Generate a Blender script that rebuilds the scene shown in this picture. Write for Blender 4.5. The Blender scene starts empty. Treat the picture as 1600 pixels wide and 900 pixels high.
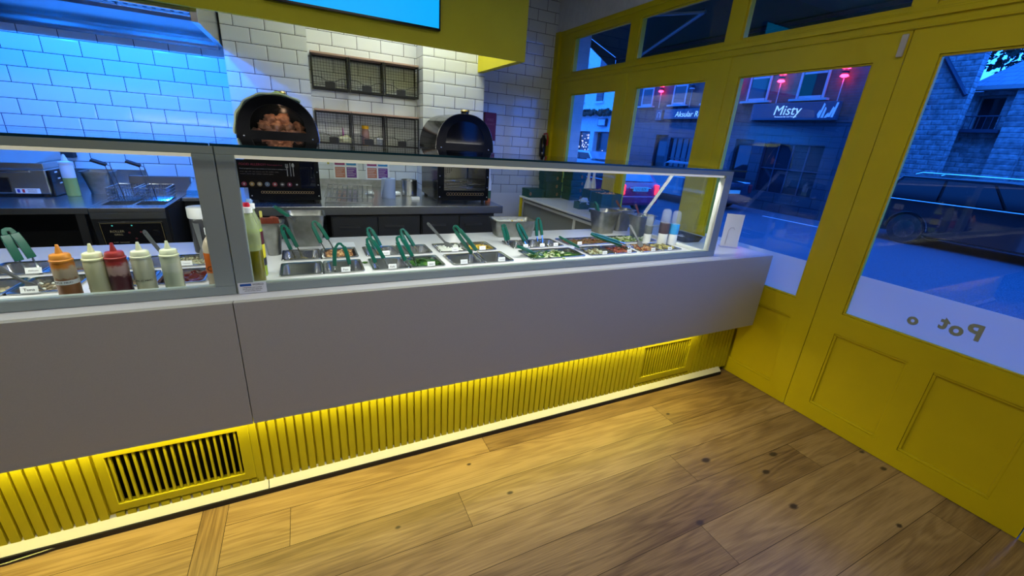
import bpy, math, random
from mathutils import Vector, Matrix, noise
R_ = math.radians
random.seed(7)
sc = bpy.context.scene
col = sc.collection

# ------------------------------------------------------------------ camera
W, H, FPX = 1600, 900, 641.76
cam_d = bpy.data.cameras.new('camera'); cam = bpy.data.objects.new('camera', cam_d); col.objects.link(cam)
cam_d.sensor_width = 36.0; cam_d.lens = FPX / W * 36.0; cam_d.clip_start = 0.02; cam_d.clip_end = 200
yaw, pit, rol = R_(27.24), R_(19.967), R_(-4.313)
fw = Vector((math.sin(yaw)*math.cos(pit), math.cos(yaw)*math.cos(pit), -math.sin(pit)))
rt = Vector((math.cos(yaw), -math.sin(yaw), 0)); dn = fw.cross(rt)
r2 = rt*math.cos(rol) + dn*math.sin(rol); d2 = -rt*math.sin(rol) + dn*math.cos(rol)
Mx = Matrix((r2, -d2, -fw)).transposed().to_4x4(); Mx.translation = Vector((0, 0, 1.45))
cam.matrix_world = Mx
sc.camera = cam

# ------------------------------------------------------------------ world, exposure
wd = bpy.data.worlds.new('dusk'); sc.world = wd; wd.use_nodes = True
wn = wd.node_tree.nodes; wl = wd.node_tree.links; wn.clear()
wo = wn.new('ShaderNodeOutputWorld'); wb = wn.new('ShaderNodeBackground'); wg = wn.new('ShaderNodeTexCoord')
ws = wn.new('ShaderNodeSeparateXYZ'); wr = wn.new('ShaderNodeValToRGB')
wl.new(wg.outputs['Generated'], ws.inputs[0]); wl.new(ws.outputs[2], wr.inputs[0]); wl.new(wr.outputs[0], wb.inputs[0]); wl.new(wb.outputs[0], wo.inputs[0])
wr.color_ramp.elements[0].position = 0.0; wr.color_ramp.elements[0].color = (0.018, 0.165, 1.0, 1)
wr.color_ramp.elements[1].position = 0.7; wr.color_ramp.elements[1].color = (0.015, 0.18, 1.0, 1)
SKY = 7.0
wb.inputs[1].default_value = SKY
vs = sc.view_settings
vs.view_transform = 'Standard'; vs.look = 'None'; vs.exposure = 0.0; vs.gamma = 1.0; vs.use_curve_mapping = False

def area(name, loc, sx, sy, power, color, rot=(0, 0, 0), spread=180):
    d = bpy.data.lights.new(name, 'AREA'); d.shape = 'RECTANGLE'; d.size = sx; d.size_y = sy; d.energy = power; d.color = color
    d.spread = R_(spread)
    o = bpy.data.objects.new(name, d); o.location = loc; o.rotation_euler = [R_(a) for a in rot]; col.objects.link(o); return o
# ceiling panels of the room (their diffusers are modelled further down)
area('kitchen_panel_light', (0.95, 3.72, 2.965), 1.1, 0.5, 19, (0.88, 0.96, 1.0), spread=140)
area('customer_panel_light', (0.6, 0.1, 2.955), 1.2, 0.6, 20, (1.0, 0.95, 0.82))
area('customer_panel_light', (-1.6, 0.1, 2.955), 1.2, 0.6, 10, (1.0, 0.95, 0.82))

# ------------------------------------------------------------------ mesh builder
def frame_from(d):
    d = Vector(d).normalized()
    a = Vector((0, 0, 1)) if abs(d.z) < 0.95 else Vector((1, 0, 0))
    u = d.cross(a).normalized(); v = d.cross(u).normalized()
    return u, v, d
class MB:
    def __init__(s): s.v = []; s.f = []; s.m = []; s.mi = 0
    def add(s, vs_, fs, M=None):
        b = len(s.v)
        for p in vs_:
            p = Vector(p); s.v.append(M @ p if M else p)
        for f in fs: s.f.append([b+i for i in f]); s.m.append(s.mi)
        return s
    def box(s, x0, x1, y0, y1, z0, z1, M=None):
        if x0 > x1: x0, x1 = x1, x0
        if y0 > y1: y0, y1 = y1, y0
        if z0 > z1: z0, z1 = z1, z0
        return s.add([(x0,y0,z0),(x1,y0,z0),(x1,y1,z0),(x0,y1,z0),(x0,y0,z1),(x1,y0,z1),(x1,y1,z1),(x0,y1,z1)],
                     [(0,3,2,1),(4,5,6,7),(0,1,5,4),(1,2,6,5),(2,3,7,6),(3,0,4,7)], M)
    def rods(s, pairs, r, n=6):
        for a, b in pairs: s.tube([a, b], r, n)
        return s
    def tube(s, pts, r, n=8, closed=False, M=None):
        pts = [Vector(p) for p in pts]; L = len(pts); rings = []
        rr = r if isinstance(r, (list, tuple)) else [r]*L
        prev = None; vs_ = []
        for i, p in enumerate(pts):
            if closed: d = pts[(i+1) % L] - pts[i-1]
            else: d = pts[min(i+1, L-1)] - pts[max(i-1, 0)]
            if d.length < 1e-9: d = Vector((0, 0, 1))
            d.normalize()
            if prev is None: u, v, _ = frame_from(d)
            else:
                u = prev - d*prev.dot(d)
                if u.length < 1e-6: u, v, _ = frame_from(d)
                u.normalize(); v = d.cross(u)
            prev = u
            for k in range(n):
                a = 2*math.pi*k/n
                vs_.append(p + (u*math.cos(a) + v*math.sin(a))*rr[i])
        fs = []
        for i in range(L if closed else L-1):
            j = (i+1) % L
            for k in range(n):
                k2 = (k+1) % n
                fs.append((i*n+k, i*n+k2, j*n+k2, j*n+k))
        if not closed:
            fs.append(tuple(range(n-1, -1, -1))); fs.append(tuple((L-1)*n+k for k in range(n)))
        return s.add(vs_, fs, M)
    def lathe(s, prof, c=(0, 0, 0), n=24, M=None, sx=1, sy=1):
        vs_ = []; fs = []; L = len(prof)
        for r, z in prof:
            for k in range(n):
                a = 2*math.pi*k/n; vs_.append((c[0]+r*sx*math.cos(a), c[1]+r*sy*math.sin(a), c[2]+z))
        for i in range(L-1):
            for k in range(n):
                k2 = (k+1) % n; fs.append((i*n+k, i*n+k2, (i+1)*n+k2, (i+1)*n+k))
        fs.append(tuple(range(n-1, -1, -1))); fs.append(tuple((L-1)*n+k for k in range(n)))
        return s.add(vs_, fs, M)
    def prism(s, poly, a0, a1, axis='y', M=None):
        n = len(poly); vs_ = []
        for a in (a0, a1):
            for p, q in poly:
                vs_.append({'x': (a, p, q), 'y': (p, a, q), 'z': (p, q, a)}[axis])
        fs = [tuple(range(n)), tuple(range(2*n-1, n-1, -1))]
        for i in range(n): j = (i+1) % n; fs.append((i, n+i, n+j, j))
        return s.add(vs_, fs, M)
    def loops(s, rings, cap0=True, cap1=True, M=None):
        n = len(rings[0]); vs_ = [p for r in rings for p in r]; fs = []
        for i in range(len(rings)-1):
            for k in range(n):
                k2 = (k+1) % n; fs.append((i*n+k, i*n+k2, (i+1)*n+k2, (i+1)*n+k))
        if cap0: fs.append(tuple(range(n-1, -1, -1)))
        if cap1: fs.append(tuple((len(rings)-1)*n+k for k in range(n)))
        return s.add(vs_, fs, M)
    def ball(s, c, rx, ry, rz, nu=12, nv=8, M=None, wob=0):
        vs_ = []; fs = []
        for i in range(nv+1):
            t = math.pi*i/nv
            for k in range(nu):
                a = 2*math.pi*k/nu; q = Vector((math.sin(t)*math.cos(a), math.sin(t)*math.sin(a), math.cos(t)))
                w = 1 + (wob*noise.noise(q*1.7 + Vector(c)*9) if wob else 0)
                vs_.append((c[0]+rx*q.x*w, c[1]+ry*q.y*w, c[2]+rz*q.z*w))
        for i in range(nv):
            for k in range(nu):
                k2 = (k+1) % nu; fs.append((i*nu+k, (i+1)*nu+k, (i+1)*nu+k2, i*nu+k2))
        return s.add(vs_, fs, M)
    def holes(s, axis, a0, a1, u0, u1, v0, v1, hs):
        """slab normal to axis between a0 and a1 spanning u,v with rectangular holes (welded grid)"""
        us = sorted({u0, u1, *[h[0] for h in hs], *[h[1] for h in hs]}); vv = sorted({v0, v1, *[h[2] for h in hs], *[h[3] for h in hs]})
        us = [u for u in us if u0 <= u <= u1]; vv = [v for v in vv if v0 <= v <= v1]
        def P(a, u, v): return {'x': (a, u, v), 'y': (u, a, v), 'z': (u, v, a)}[axis]
        nu, nv = len(us), len(vv); base = [P(a, u, v) for a in (a0, a1) for u in us for v in vv]; o = nu*nv
        def solid(i, j):
            if i < 0 or j < 0 or i >= nu-1 or j >= nv-1: return False
            cu, cv = (us[i]+us[i+1])/2, (vv[j]+vv[j+1])/2
            return not any(h[0] < cu < h[1] and h[2] < cv < h[3] for h in hs)
        I = lambda i, j: i*nv+j
        fs = []
        for i in range(nu-1):
            for j in range(nv-1):
                if not solid(i, j): continue
                q = (I(i,j), I(i+1,j), I(i+1,j+1), I(i,j+1)); fs.append(q); fs.append(tuple(o+k for k in reversed(q)))
                for (di, dj, e) in ((-1,0,(I(i,j+1),I(i,j))),(1,0,(I(i+1,j),I(i+1,j+1))),(0,-1,(I(i,j),I(i+1,j))),(0,1,(I(i+1,j+1),I(i,j+1)))):
                    if not solid(i+di, j+dj): fs.append((e[0], o+e[0], o+e[1], e[1]))
        used = sorted({k for f in fs for k in f}); mp = {k: n for n, k in enumerate(used)}
        return s.add([base[k] for k in used], [tuple(mp[k] for k in f) for f in fs])
    def text(s, body, size, M, depth=0.0006, align='CENTER', shear=0, bold=0):
        cu = bpy.data.curves.new('t', 'FONT'); cu.body = body; cu.size = size; cu.extrude = depth; cu.align_x = align; cu.align_y = 'CENTER'
        cu.resolution_u = 3; cu.shear = shear; cu.offset = bold
        ob = bpy.data.objects.new('t', cu); me = bpy.data.meshes.new_from_object(ob)
        s.add([v.co.copy() for v in me.vertices], [tuple(p.vertices) for p in me.polygons], M)
        bpy.data.objects.remove(ob); bpy.data.curves.remove(cu); bpy.data.meshes.remove(me); return s
    def build(s, name, mat, parent=None, smooth=False, bevel=0, ang=35, seg=2, kind=None, label=None):
        off = Vector(parent_world(parent)) if parent else Vector((0, 0, 0))
        me = bpy.data.meshes.new(name)
        me.from_pydata([tuple(v-off) for v in s.v], [], s.f)
        mats = mat if isinstance(mat, (list, tuple)) else [mat]
        for m in mats: me.materials.append(m)
        if len(mats) > 1:
            for p, k in zip(me.polygons, s.m): p.material_index = k
        me.validate(); me.update()
        import bmesh
        bm = bmesh.new(); bm.from_mesh(me); bmesh.ops.recalc_face_normals(bm, faces=bm.faces); bm.to_mesh(me); bm.free()
        if smooth:
            for p in me.polygons: p.use_smooth = True
            me.set_sharp_from_angle(angle=R_(ang))
        o = bpy.data.objects.new(name, me); col.objects.link(o)
        if parent: o.parent = parent
        if bevel:
            b = o.modifiers.new('bevel', 'BEVEL'); b.width = bevel; b.segments = seg; b.limit_method = 'ANGLE'; b.angle_limit = R_(40)
        if kind: o['kind'] = kind
        if label: o['label'] = label
        return o
def parent_world(o):
    p = Vector((0, 0, 0))
    while o: p += o.location; o = o.parent
    return p
def thing(name, label, cat, loc=(0, 0, 0), group=None):
    o = bpy.data.objects.new(name, None); col.objects.link(o); o.location = loc; o.empty_display_size = 0.05
    return tag(o, label, cat, group)
def tag(o, label, cat, group=None, kind=None):
    o['label'] = label; o['category'] = cat
    if group: o['group'] = group
    if kind: o['kind'] = kind
    return o
def struct(o, label=None):
    o['kind'] = 'structure'
    if label: o['label'] = label
    return o
def sroot(name, loc=(0, 0, 0), label=None):
    o = bpy.data.objects.new(name, None); col.objects.link(o); o.location = loc; return struct(o, label)
def dup(root, loc, label=None, group=None, rot=None):
    r = root.copy(); col.objects.link(r); r.location = loc
    if rot is not None: r.rotation_euler = rot
    if label: r['label'] = label
    if group: r['group'] = group
    for ch in list(root.children):
        c = ch.copy(); col.objects.link(c); c.parent = r
        for g in list(ch.children):
            d = g.copy(); col.objects.link(d); d.parent = c
    return r
def MX(loc, x, y):
    """matrix with local x and y axes along given world directions"""
    x = Vector(x).normalized(); y = Vector(y).normalized(); z = x.cross(y)
    m = Matrix((x, y, z)).transposed().to_4x4(); m.translation = Vector(loc); return m
XP, YP_, ZP = (1, 0, 0), (0, 1, 0), (0, 0, 1)

# ------------------------------------------------------------------ materials
def mat(name, c=(0.8,)*3, rough=0.5, metal=0.0, em=None, es=0, spec=0.5, coat=0, alpha=1, trans=0, ior=1.45):
    m = bpy.data.materials.new(name); m.use_nodes = True; b = m.node_tree.nodes['Principled BSDF']
    b.inputs['Base Color'].default_value = (*c, 1); b.inputs['Roughness'].default_value = rough; b.inputs['Metallic'].default_value = metal
    b.inputs['Specular IOR Level'].default_value = spec; b.inputs['Coat Weight'].default_value = coat; b.inputs['Alpha'].default_value = alpha
    b.inputs['Transmission Weight'].default_value = trans; b.inputs['IOR'].default_value = ior
    if em: b.inputs['Emission Color'].default_value = (*em, 1); b.inputs['Emission Strength'].default_value = es
    return m
def nodes(m): return m.node_tree.nodes, m.node_tree.links, m.node_tree.nodes['Principled BSDF']
def speckle(m, c0, c1, scale=60, detail=3, stretch=(1, 1, 1), bump=0.0, lo=0.35, hi=0.65, bdist=0.002):
    n, l, b = nodes(m); tc = n.new('ShaderNodeTexCoord'); mp = n.new('ShaderNodeMapping'); nz = n.new('ShaderNodeTexNoise'); cr = n.new('ShaderNodeValToRGB')
    mp.inputs['Scale'].default_value = stretch; nz.inputs['Scale'].default_value = scale; nz.inputs['Detail'].default_value = detail
    l.new(tc.outputs['Object'], mp.inputs[0]); l.new(mp.outputs[0], nz.inputs[0]); l.new(nz.outputs[0], cr.inputs[0]); l.new(cr.outputs[0], b.inputs['Base Color'])
    cr.color_ramp.elements[0].position = lo; cr.color_ramp.elements[1].position = hi
    cr.color_ramp.elements[0].color = (*c0, 1); cr.color_ramp.elements[1].color = (*c1, 1)
    if bump:
        bp = n.new('ShaderNodeBump'); bp.inputs['Strength'].default_value = bump; bp.inputs['Distance'].default_value = bdist
        l.new(nz.outputs[0], bp.inputs['Height']); l.new(bp.outputs[0], b.inputs['Normal'])
    return m
def brickmat(name, axis, x0, z0, bw, rh, mort, c1, c2, cm, rough=0.15, bevel=0.014, bump=0.35, spec=0.5, jitter=None, dist=0.004):
    m = mat(name, c1, rough, spec=spec); n, l, b = nodes(m)
    tc = n.new('ShaderNodeTexCoord'); sp = n.new('ShaderNodeSeparateXYZ'); cb = n.new('ShaderNodeCombineXYZ')
    l.new(tc.outputs['Object'], sp.inputs[0])
    ax = n.new('ShaderNodeMath'); ax.operation = 'SUBTRACT'; ax.inputs[1].default_value = x0
    az = n.new('ShaderNodeMath'); az.operation = 'SUBTRACT'; az.inputs[1].default_value = z0
    l.new(sp.outputs[0 if axis == 'x' else 1], ax.inputs[0]); l.new(sp.outputs[2], az.inputs[0])
    l.new(ax.outputs[0], cb.inputs[0]); l.new(az.outputs[0], cb.inputs[1])
    def bk(ms, sm):
        t = n.new('ShaderNodeTexBrick'); l.new(cb.outputs[0], t.inputs['Vector'])
        t.inputs['Scale'].default_value = 1; t.inputs['Brick Width'].default_value = bw; t.inputs['Row Height'].default_value = rh
        t.inputs['Mortar Size'].default_value = ms; t.inputs['Mortar Smooth'].default_value = sm; t.offset = 0.5; t.squash = 1
        return t
    t = bk(mort, 0.0); t.inputs['Color1'].default_value = (*c1, 1); t.inputs['Color2'].default_value = (*c2, 1); t.inputs['Mortar'].default_value = (*cm, 1)
    if jitter:
        nz = n.new('ShaderNodeTexNoise'); nz.inputs['Scale'].default_value = jitter; nz.inputs['Detail'].default_value = 5
        mx = n.new('ShaderNodeMix'); mx.data_type = 'RGBA'; mx.blend_type = 'MULTIPLY'; mx.inputs[0].default_value = 0.75
        cr = n.new('ShaderNodeValToRGB'); cr.color_ramp.elements[0].position = .3; cr.color_ramp.elements[0].color = (.25, .25, .25, 1); cr.color_ramp.elements[1].position = .7
        l.new(tc.outputs['Object'], nz.inputs[0]); l.new(nz.outputs[0], cr.inputs[0])
        l.new(t.outputs['Color'], mx.inputs[6]); l.new(cr.outputs[0], mx.inputs[7]); l.new(mx.outputs[2], b.inputs['Base Color'])
    else: l.new(t.outputs['Color'], b.inputs['Base Color'])
    t2 = bk(bevel, 1.0)
    iv = n.new('ShaderNodeMath'); iv.operation = 'SUBTRACT'; iv.inputs[0].default_value = 1; l.new(t2.outputs['Fac'], iv.inputs[1])
    bp = n.new('ShaderNodeBump'); bp.inputs['Strength'].default_value = bump; bp.inputs['Distance'].default_value = dist
    l.new(iv.outputs[0], bp.inputs['Height']); l.new(bp.outputs[0], b.inputs['Normal'])
    return m
def glassmat(name, ior=1.5, tint=(1, 1, 1), rough=0.0):
    m = bpy.data.materials.new(name); m.use_nodes = True; n = m.node_tree.nodes; l = m.node_tree.links; n.clear()
    o = n.new('ShaderNodeOutputMaterial'); mx = n.new('ShaderNodeMixShader'); tr = n.new('ShaderNodeBsdfTransparent'); gl = n.new('ShaderNodeBsdfGlossy')
    fr = n.new('ShaderNodeFresnel'); ge = n.new('ShaderNodeNewGeometry'); mm = n.new('ShaderNodeMapRange')
    mm.inputs[3].default_value = ior; mm.inputs[4].default_value = 1/ior; l.new(ge.outputs['Backfacing'], mm.inputs[0]); l.new(mm.outputs[0], fr.inputs[0])
    tr.inputs[0].default_value = (*tint, 1); gl.inputs['Roughness'].default_value = rough
    l.new(fr.outputs[0], mx.inputs[0]); l.new(tr.outputs[0], mx.inputs[1]); l.new(gl.outputs[0], mx.inputs[2]); l.new(mx.outputs[0], o.inputs[0]); return m
def filmmat(name, c, tr_=0.3):
    m = bpy.data.materials.new(name); m.use_nodes = True; n = m.node_tree.nodes; l = m.node_tree.links; n.clear()
    o = n.new('ShaderNodeOutputMaterial'); a = n.new('ShaderNodeMixShader'); b = n.new('ShaderNodeMixShader'); t = n.new('ShaderNodeBsdfTransparent')
    d = n.new('ShaderNodeBsdfDiffuse'); k = n.new('ShaderNodeBsdfTranslucent')
    d.inputs[0].default_value = (*c, 1); k.inputs[0].default_value = (*c, 1); a.inputs[0].default_value = 0.4; b.inputs[0].default_value = tr_
    l.new(d.outputs[0], a.inputs[1]); l.new(k.outputs[0], a.inputs[2]); l.new(a.outputs[0], b.inputs[1]); l.new(t.outputs[0], b.inputs[2]); l.new(b.outputs[0], o.inputs[0]); return m

YELLOW = speckle(mat('yellow_paint', rough=0.42), (0.58, 0.465, 0.002), (0.61, 0.49, 0.003), 6)
YELLOW_M = speckle(mat('yellow_matt_paint', rough=0.6), (0.55, 0.48, 0.004), (0.58, 0.51, 0.005), 5)
PLASTER = speckle(mat('plaster', rough=0.9), (0.62, 0.62, 0.62), (0.68, 0.68, 0.68), 20, bump=0.05)
QUARTZ = speckle(mat('grey_quartz', rough=0.32), (0.44, 0.435, 0.37), (0.46, 0.455, 0.39), 350)
QUARTZ_T = speckle(mat('white_quartz_top', rough=0.25), (0.70, 0.70, 0.69), (0.74, 0.74, 0.73), 300)
STEEL = speckle(mat('brushed_steel', rough=0.27, metal=1.0), (0.50, 0.50, 0.49), (0.62, 0.62, 0.61), 40, stretch=(1, 40, 40))
PANSTEEL = mat('pan_steel', (0.55, 0.55, 0.54), 0.24, 1.0)
DARKWALL = speckle(mat('dark_wall_paint', rough=0.8), (0.05, 0.055, 0.055), (0.06, 0.065, 0.065), 10)
DKSTEEL = mat('dark_steel', (0.16, 0.16, 0.17), 0.35, 1.0)
FRAME = mat('grey_aluminium', (0.29, 0.34, 0.31), 0.4, 0.0)
TUBSTEEL = speckle(mat('tub_steel', rough=0.42, metal=1.0), (0.26, 0.26, 0.24), (0.33, 0.33, 0.31), 30)
BLACKF = mat('black_front', (0.003, 0.0035, 0.005), 0.3, spec=0.10)
BLACK = mat('black_enamel', (0.010, 0.010, 0.012), 0.12)
BLACKM = mat('black_matt', (0.016, 0.016, 0.018), 0.6)
WIRE = mat('black_wire', (0.008, 0.008, 0.008), 0.5)
WHITEP = mat('white_plastic', (0.78, 0.78, 0.76), 0.4)
CHROME = mat('chrome', (0.75, 0.75, 0.75), 0.1, 1.0)
GREENP = mat('green_grip', (0.002, 0.080, 0.050), 0.3)
GREYP = mat('grey_nylon', (0.07, 0.075, 0.08), 0.45)
PAPER = mat('paper', (0.75, 0.77, 0.78), 0.7)
CARD = mat('label_card', (0.8, 0.81, 0.8), 0.5)
INK = mat('ink', (0.02, 0.02, 0.02), 0.7)
WINGLASS = glassmat('window_glass', 1.55)
CASEGLASS = glassmat('case_glass', 1.45, (0.93, 0.97, 0.96))
FILM = filmmat('frosted_film', (0.80, 0.82, 0.80), 0.22)
# ================================================================== SETTING
X0 = 2.588                     # inner face of the shopfront
YB, YP = 4.39, 4.14            # back wall, projecting piers
TZ, TH, TW = -0.0958, 0.1043, 0.206
def tiles(nm, axis, x0, wall=(0.66, 0.69, 0.68)):
    return brickmat(nm, axis, x0, TZ, TW, TH, 0.0022, wall, tuple(c*0.97 for c in wall), (0.05, 0.055, 0.06), rough=0.12)
# floor of oak planks
def oak():
    m = mat('oak_planks', (0.3, 0.18, 0.09), 0.42); n, l, b = nodes(m)
    tc = n.new('ShaderNodeTexCoord'); at = n.new('ShaderNodeAttribute'); at.attribute_name = 'plank'
    sp = n.new('ShaderNodeSeparateXYZ'); l.new(tc.outputs['Object'], sp.inputs[0])
    sa = n.new('ShaderNodeSeparateColor'); l.new(at.outputs['Color'], sa.inputs[0])
    sw = n.new('ShaderNodeCombineXYZ'); l.new(sp.outputs[1], sw.inputs[0]); l.new(sp.outputs[0], sw.inputs[1])
    mv = n.new('ShaderNodeMix'); mv.data_type = 'VECTOR'; l.new(sa.outputs[1], mv.inputs[0]); l.new(tc.outputs['Object'], mv.inputs[4]); l.new(sw.outputs[0], mv.inputs[5])
    of = n.new('ShaderNodeVectorMath'); of.operation = 'SCALE'; of.inputs[0].default_value = (17.3, 9.1, 5.7); l.new(sa.outputs[0], of.inputs['Scale'])
    ad = n.new('ShaderNodeVectorMath'); l.new(mv.outputs[1], ad.inputs[0]); l.new(of.outputs[0], ad.inputs[1])
    def stretched(s):
        k = n.new('ShaderNodeMapping'); k.inputs['Scale'].default_value = s; l.new(ad.outputs[0], k.inputs[0]); return k
    k1 = stretched((0.5, 5.2, 1)); wv = n.new('ShaderNodeTexNoise'); wv.inputs['Scale'].default_value = 2.2; wv.inputs['Detail'].default_value = 1.5; wv.inputs['Distortion'].default_value = 0.6
    l.new(k1.outputs[0], wv.inputs[0])
    mu = n.new('ShaderNodeMath'); mu.operation = 'MULTIPLY'; mu.inputs[1].default_value = 44; l.new(wv.outputs[0], mu.inputs[0])
    sn = n.new('ShaderNodeMath'); sn.operation = 'SINE'; l.new(mu.outputs[0], sn.inputs[0])
    k2 = stretched((3, 90, 1)); fine = n.new('ShaderNodeTexNoise'); fine.inputs['Scale'].default_value = 2.5; fine.inputs['Detail'].default_value = 6; l.new(k2.outputs[0], fine.inputs[0])
    k3 = stretched((1.2, 3, 1)); big = n.new('ShaderNodeTexNoise'); big.inputs['Scale'].default_value = 1.6; big.inputs['Detail'].default_value = 3; l.new(k3.outputs[0], big.inputs[0])
    def mth(op, a, bb, c=None):
        q = n.new('ShaderNodeMath'); q.operation = op
        for i, v in enumerate((a, bb, c)):
            if v is None: continue
            if isinstance(v, (int, float)): q.inputs[i].default_value = v
            else: l.new(v, q.inputs[i])
        return q.outputs[0]
    v = mth('MULTIPLY_ADD', sn.outputs[0], 0.10, 0.5)
    v = mth('ADD', v, mth('MULTIPLY', mth('SUBTRACT', fine.outputs[0], 0.5), 0.7))
    v = mth('ADD', v, mth('MULTIPLY', mth('SUBTRACT', big.outputs[0], 0.5), 0.7))
    v = mth('ADD', v, mth('MULTIPLY', mth('SUBTRACT', sa.outputs[0], 0.5), 0.34))
    cr = n.new('ShaderNodeValToRGB'); l.new(v, cr.inputs[0])
    cr.color_ramp.elements[0].position = 0.12; cr.color_ramp.elements[0].color = (0.13, 0.072, 0.033, 1)
    cr.color_ramp.elements[1].position = 0.85; cr.color_ramp.elements[1].color = (0.44, 0.295, 0.135, 1)
    e = cr.color_ramp.elements.new(0.5); e.color = (0.285, 0.18, 0.078, 1)
    kn = None
    for (kx, ky, ks) in ((1.69,1.012,30),(2.071,0.908,32),(1.912,0.842,36),(1.83,0.658,34),(1.357,0.763,40),(2.567,0.734,44),(2.53,0.62,40),(2.175,0.411,50),(0.684,1.2,55),(0.575,1.421,70),(0.206,1.214,70),(1.792,1.367,60)):
        mp = n.new('ShaderNodeMapping'); mp.vector_type = 'POINT'; mp.inputs['Scale'].default_value = (ks*1.05, ks*1.7, 1)
        mp.inputs['Location'].default_value = (-kx*ks*1.05, -ky*ks*1.7, 0); l.new(tc.outputs['Object'], mp.inputs[0])
        ln = n.new('ShaderNodeVectorMath'); ln.operation = 'LENGTH'; l.new(mp.outputs[0], ln.inputs[0])
        kn = ln.outputs['Value'] if kn is None else mth('MINIMUM', kn, ln.outputs['Value'])
    kj = mth('ADD', kn, mth('MULTIPLY', fine.outputs[0], 0.5))
    kr = n.new('ShaderNodeMapRange'); kr.inputs[1].default_value = 0.75; kr.inputs[2].default_value = 1.3; l.new(kj, kr.inputs[0])
    mx = n.new('ShaderNodeMix'); mx.data_type = 'RGBA'; l.new(kr.outputs[0], mx.inputs[0]); mx.inputs[6].default_value = (0.055, 0.035, 0.022, 1); l.new(cr.outputs[0], mx.inputs[7])
    l.new(mx.outputs[2], b.inputs['Base Color'])
    bp = n.new('ShaderNodeBump'); bp.inputs['Strength'].default_value = 0.12; bp.inputs['Distance'].default_value = 0.002; l.new(fine.outputs[0], bp.inputs['Height']); l.new(bp.outputs[0], b.inputs['Normal'])
    rr = n.new('ShaderNodeMapRange'); rr.inputs[3].default_value = 0.34; rr.inputs[4].default_value = 0.5; l.new(fine.outputs[0], rr.inputs[0]); l.new(rr.outputs[0], b.inputs['Roughness'])
    return m
OAK = oak()
rows = {}
rnd = random.Random(3)
known = {0: [0.70], 1: [-0.167, 1.755], 2: [0.476], 3: [1.538], 4: [2.225], 5: [1.35], 6: [0.2, 2.62], 7: [2.41], 8: [0.9]}
pl = []
for k in range(-16, 18):
    yt = 1.641 - 0.178*k; yb = yt - 0.178
    js = sorted(known.get(k, [rnd.uniform(-0.2, 1.2), rnd.uniform(1.5, 2.5)]))
    xs = [-0.386] + js + [X0+0.01]
    for a, b in zip(xs[:-1], xs[1:]):
        if b - a > 0.02: pl.append((a, b, yb, yt, 0))
    j2 = rnd.uniform(-2.6, -1.0)
    for a, b in ((-3.3, j2), (j2, -0.471)): pl.append((a, b, yb, yt, 0))
for a in range(4): pl.append((-0.471, -0.386, 1.641-1.45*a-1.45, 1.641-1.45*a, 1))
pl.append((-0.471, -0.386, 1.641, 4.4, 1))
fl = MB(); vals = []
for (a, b, c, d, swp) in pl:
    c = max(c, -1.25); d = min(d, 4.4)
    if d <= c: continue
    g = 0.0009; fl.add([(a+g, c+g, 0), (b-g, c+g, 0), (b-g, d-g, 0), (a+g, d-g, 0)], [(0, 1, 2, 3)]); vals.append((rnd.random(), swp))
fo = fl.build('floor', OAK); struct(fo, 'wide oak plank floor running along the counter')
ca = fo.data.color_attributes.new('plank', 'FLOAT_COLOR', 'CORNER')
for p, (r, s_) in zip(fo.data.polygons, vals):
    for li in p.loop_indices: ca.data[li].color = (r, s_, 0, 1)
MB().box(-3.3, X0+0.01, -1.25, 4.4, -0.06, -0.0025).build('joint_bed', mat('dark_joint', (0.02, 0.014, 0.01), 0.9), fo)

# back wall, piers, side and rear walls, ceiling
wbk = sroot('wall_back', label='back wall of white bevelled metro tiles with dark grout')
MB().box(-3.3, -0.463, YB, YB+0.1, -0.02, 3.0).build('tiled_bay', tiles('tiles_left_bay', 'x', 0.183), wbk)
MB().box(-0.463, 1.661, YB, YB+0.1, -0.02, 3.0).build('tiled_bay', tiles('tiles_alcove', 'x', 0.113), wbk)
MB().box(1.661, X0+0.05, YB, YB+0.1, 0.853, 3.0).build('tiled_bay', tiles('tiles_right_bay', 'x', 0.164), wbk)
MB().box(1.661, X0+0.05, YB, YB+0.1, -0.02, 0.853).build('plain_dado', WHITEP, wbk)
MB().box(-0.463, 0.112, YP, YB-0.001, -0.02, 3.0).build('tiled_pier', tiles('tiles_pier_left', 'x', 0.033), wbk)
MB().box(1.057, 1.661, YP, YB-0.001, -0.02, 3.0).build('tiled_pier', tiles('tiles_pier_right', 'x', 0.127), wbk)
MB().box(1.0555, 1.0571, YP, YB-0.001, -0.02, 3.0).build('tiled_return', tiles('tiles_return', 'y', 0.05), wbk)
struct(MB().box(-3.4, -3.3, -1.25, 4.5, -0.06, 3.0).build('wall_left', DARKWALL))
struct(MB().box(-3.4, X0+0.1, -1.35, -1.25, -0.06, 3.0).build('wall_rear', DARKWALL))
struct(MB().box(-3.4, X0+0.1, -1.35, 4.5, 3.0, 3.1).build('ceiling', PLASTER))
wr_ = sroot('wall_right', label='plastered wall above the yellow shopfront')
MB().box(X0-0.012, X0+0.06, -1.3, YB+0.1, 2.54, 3.0).build('upper_wall', PLASTER, wr_)
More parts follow.
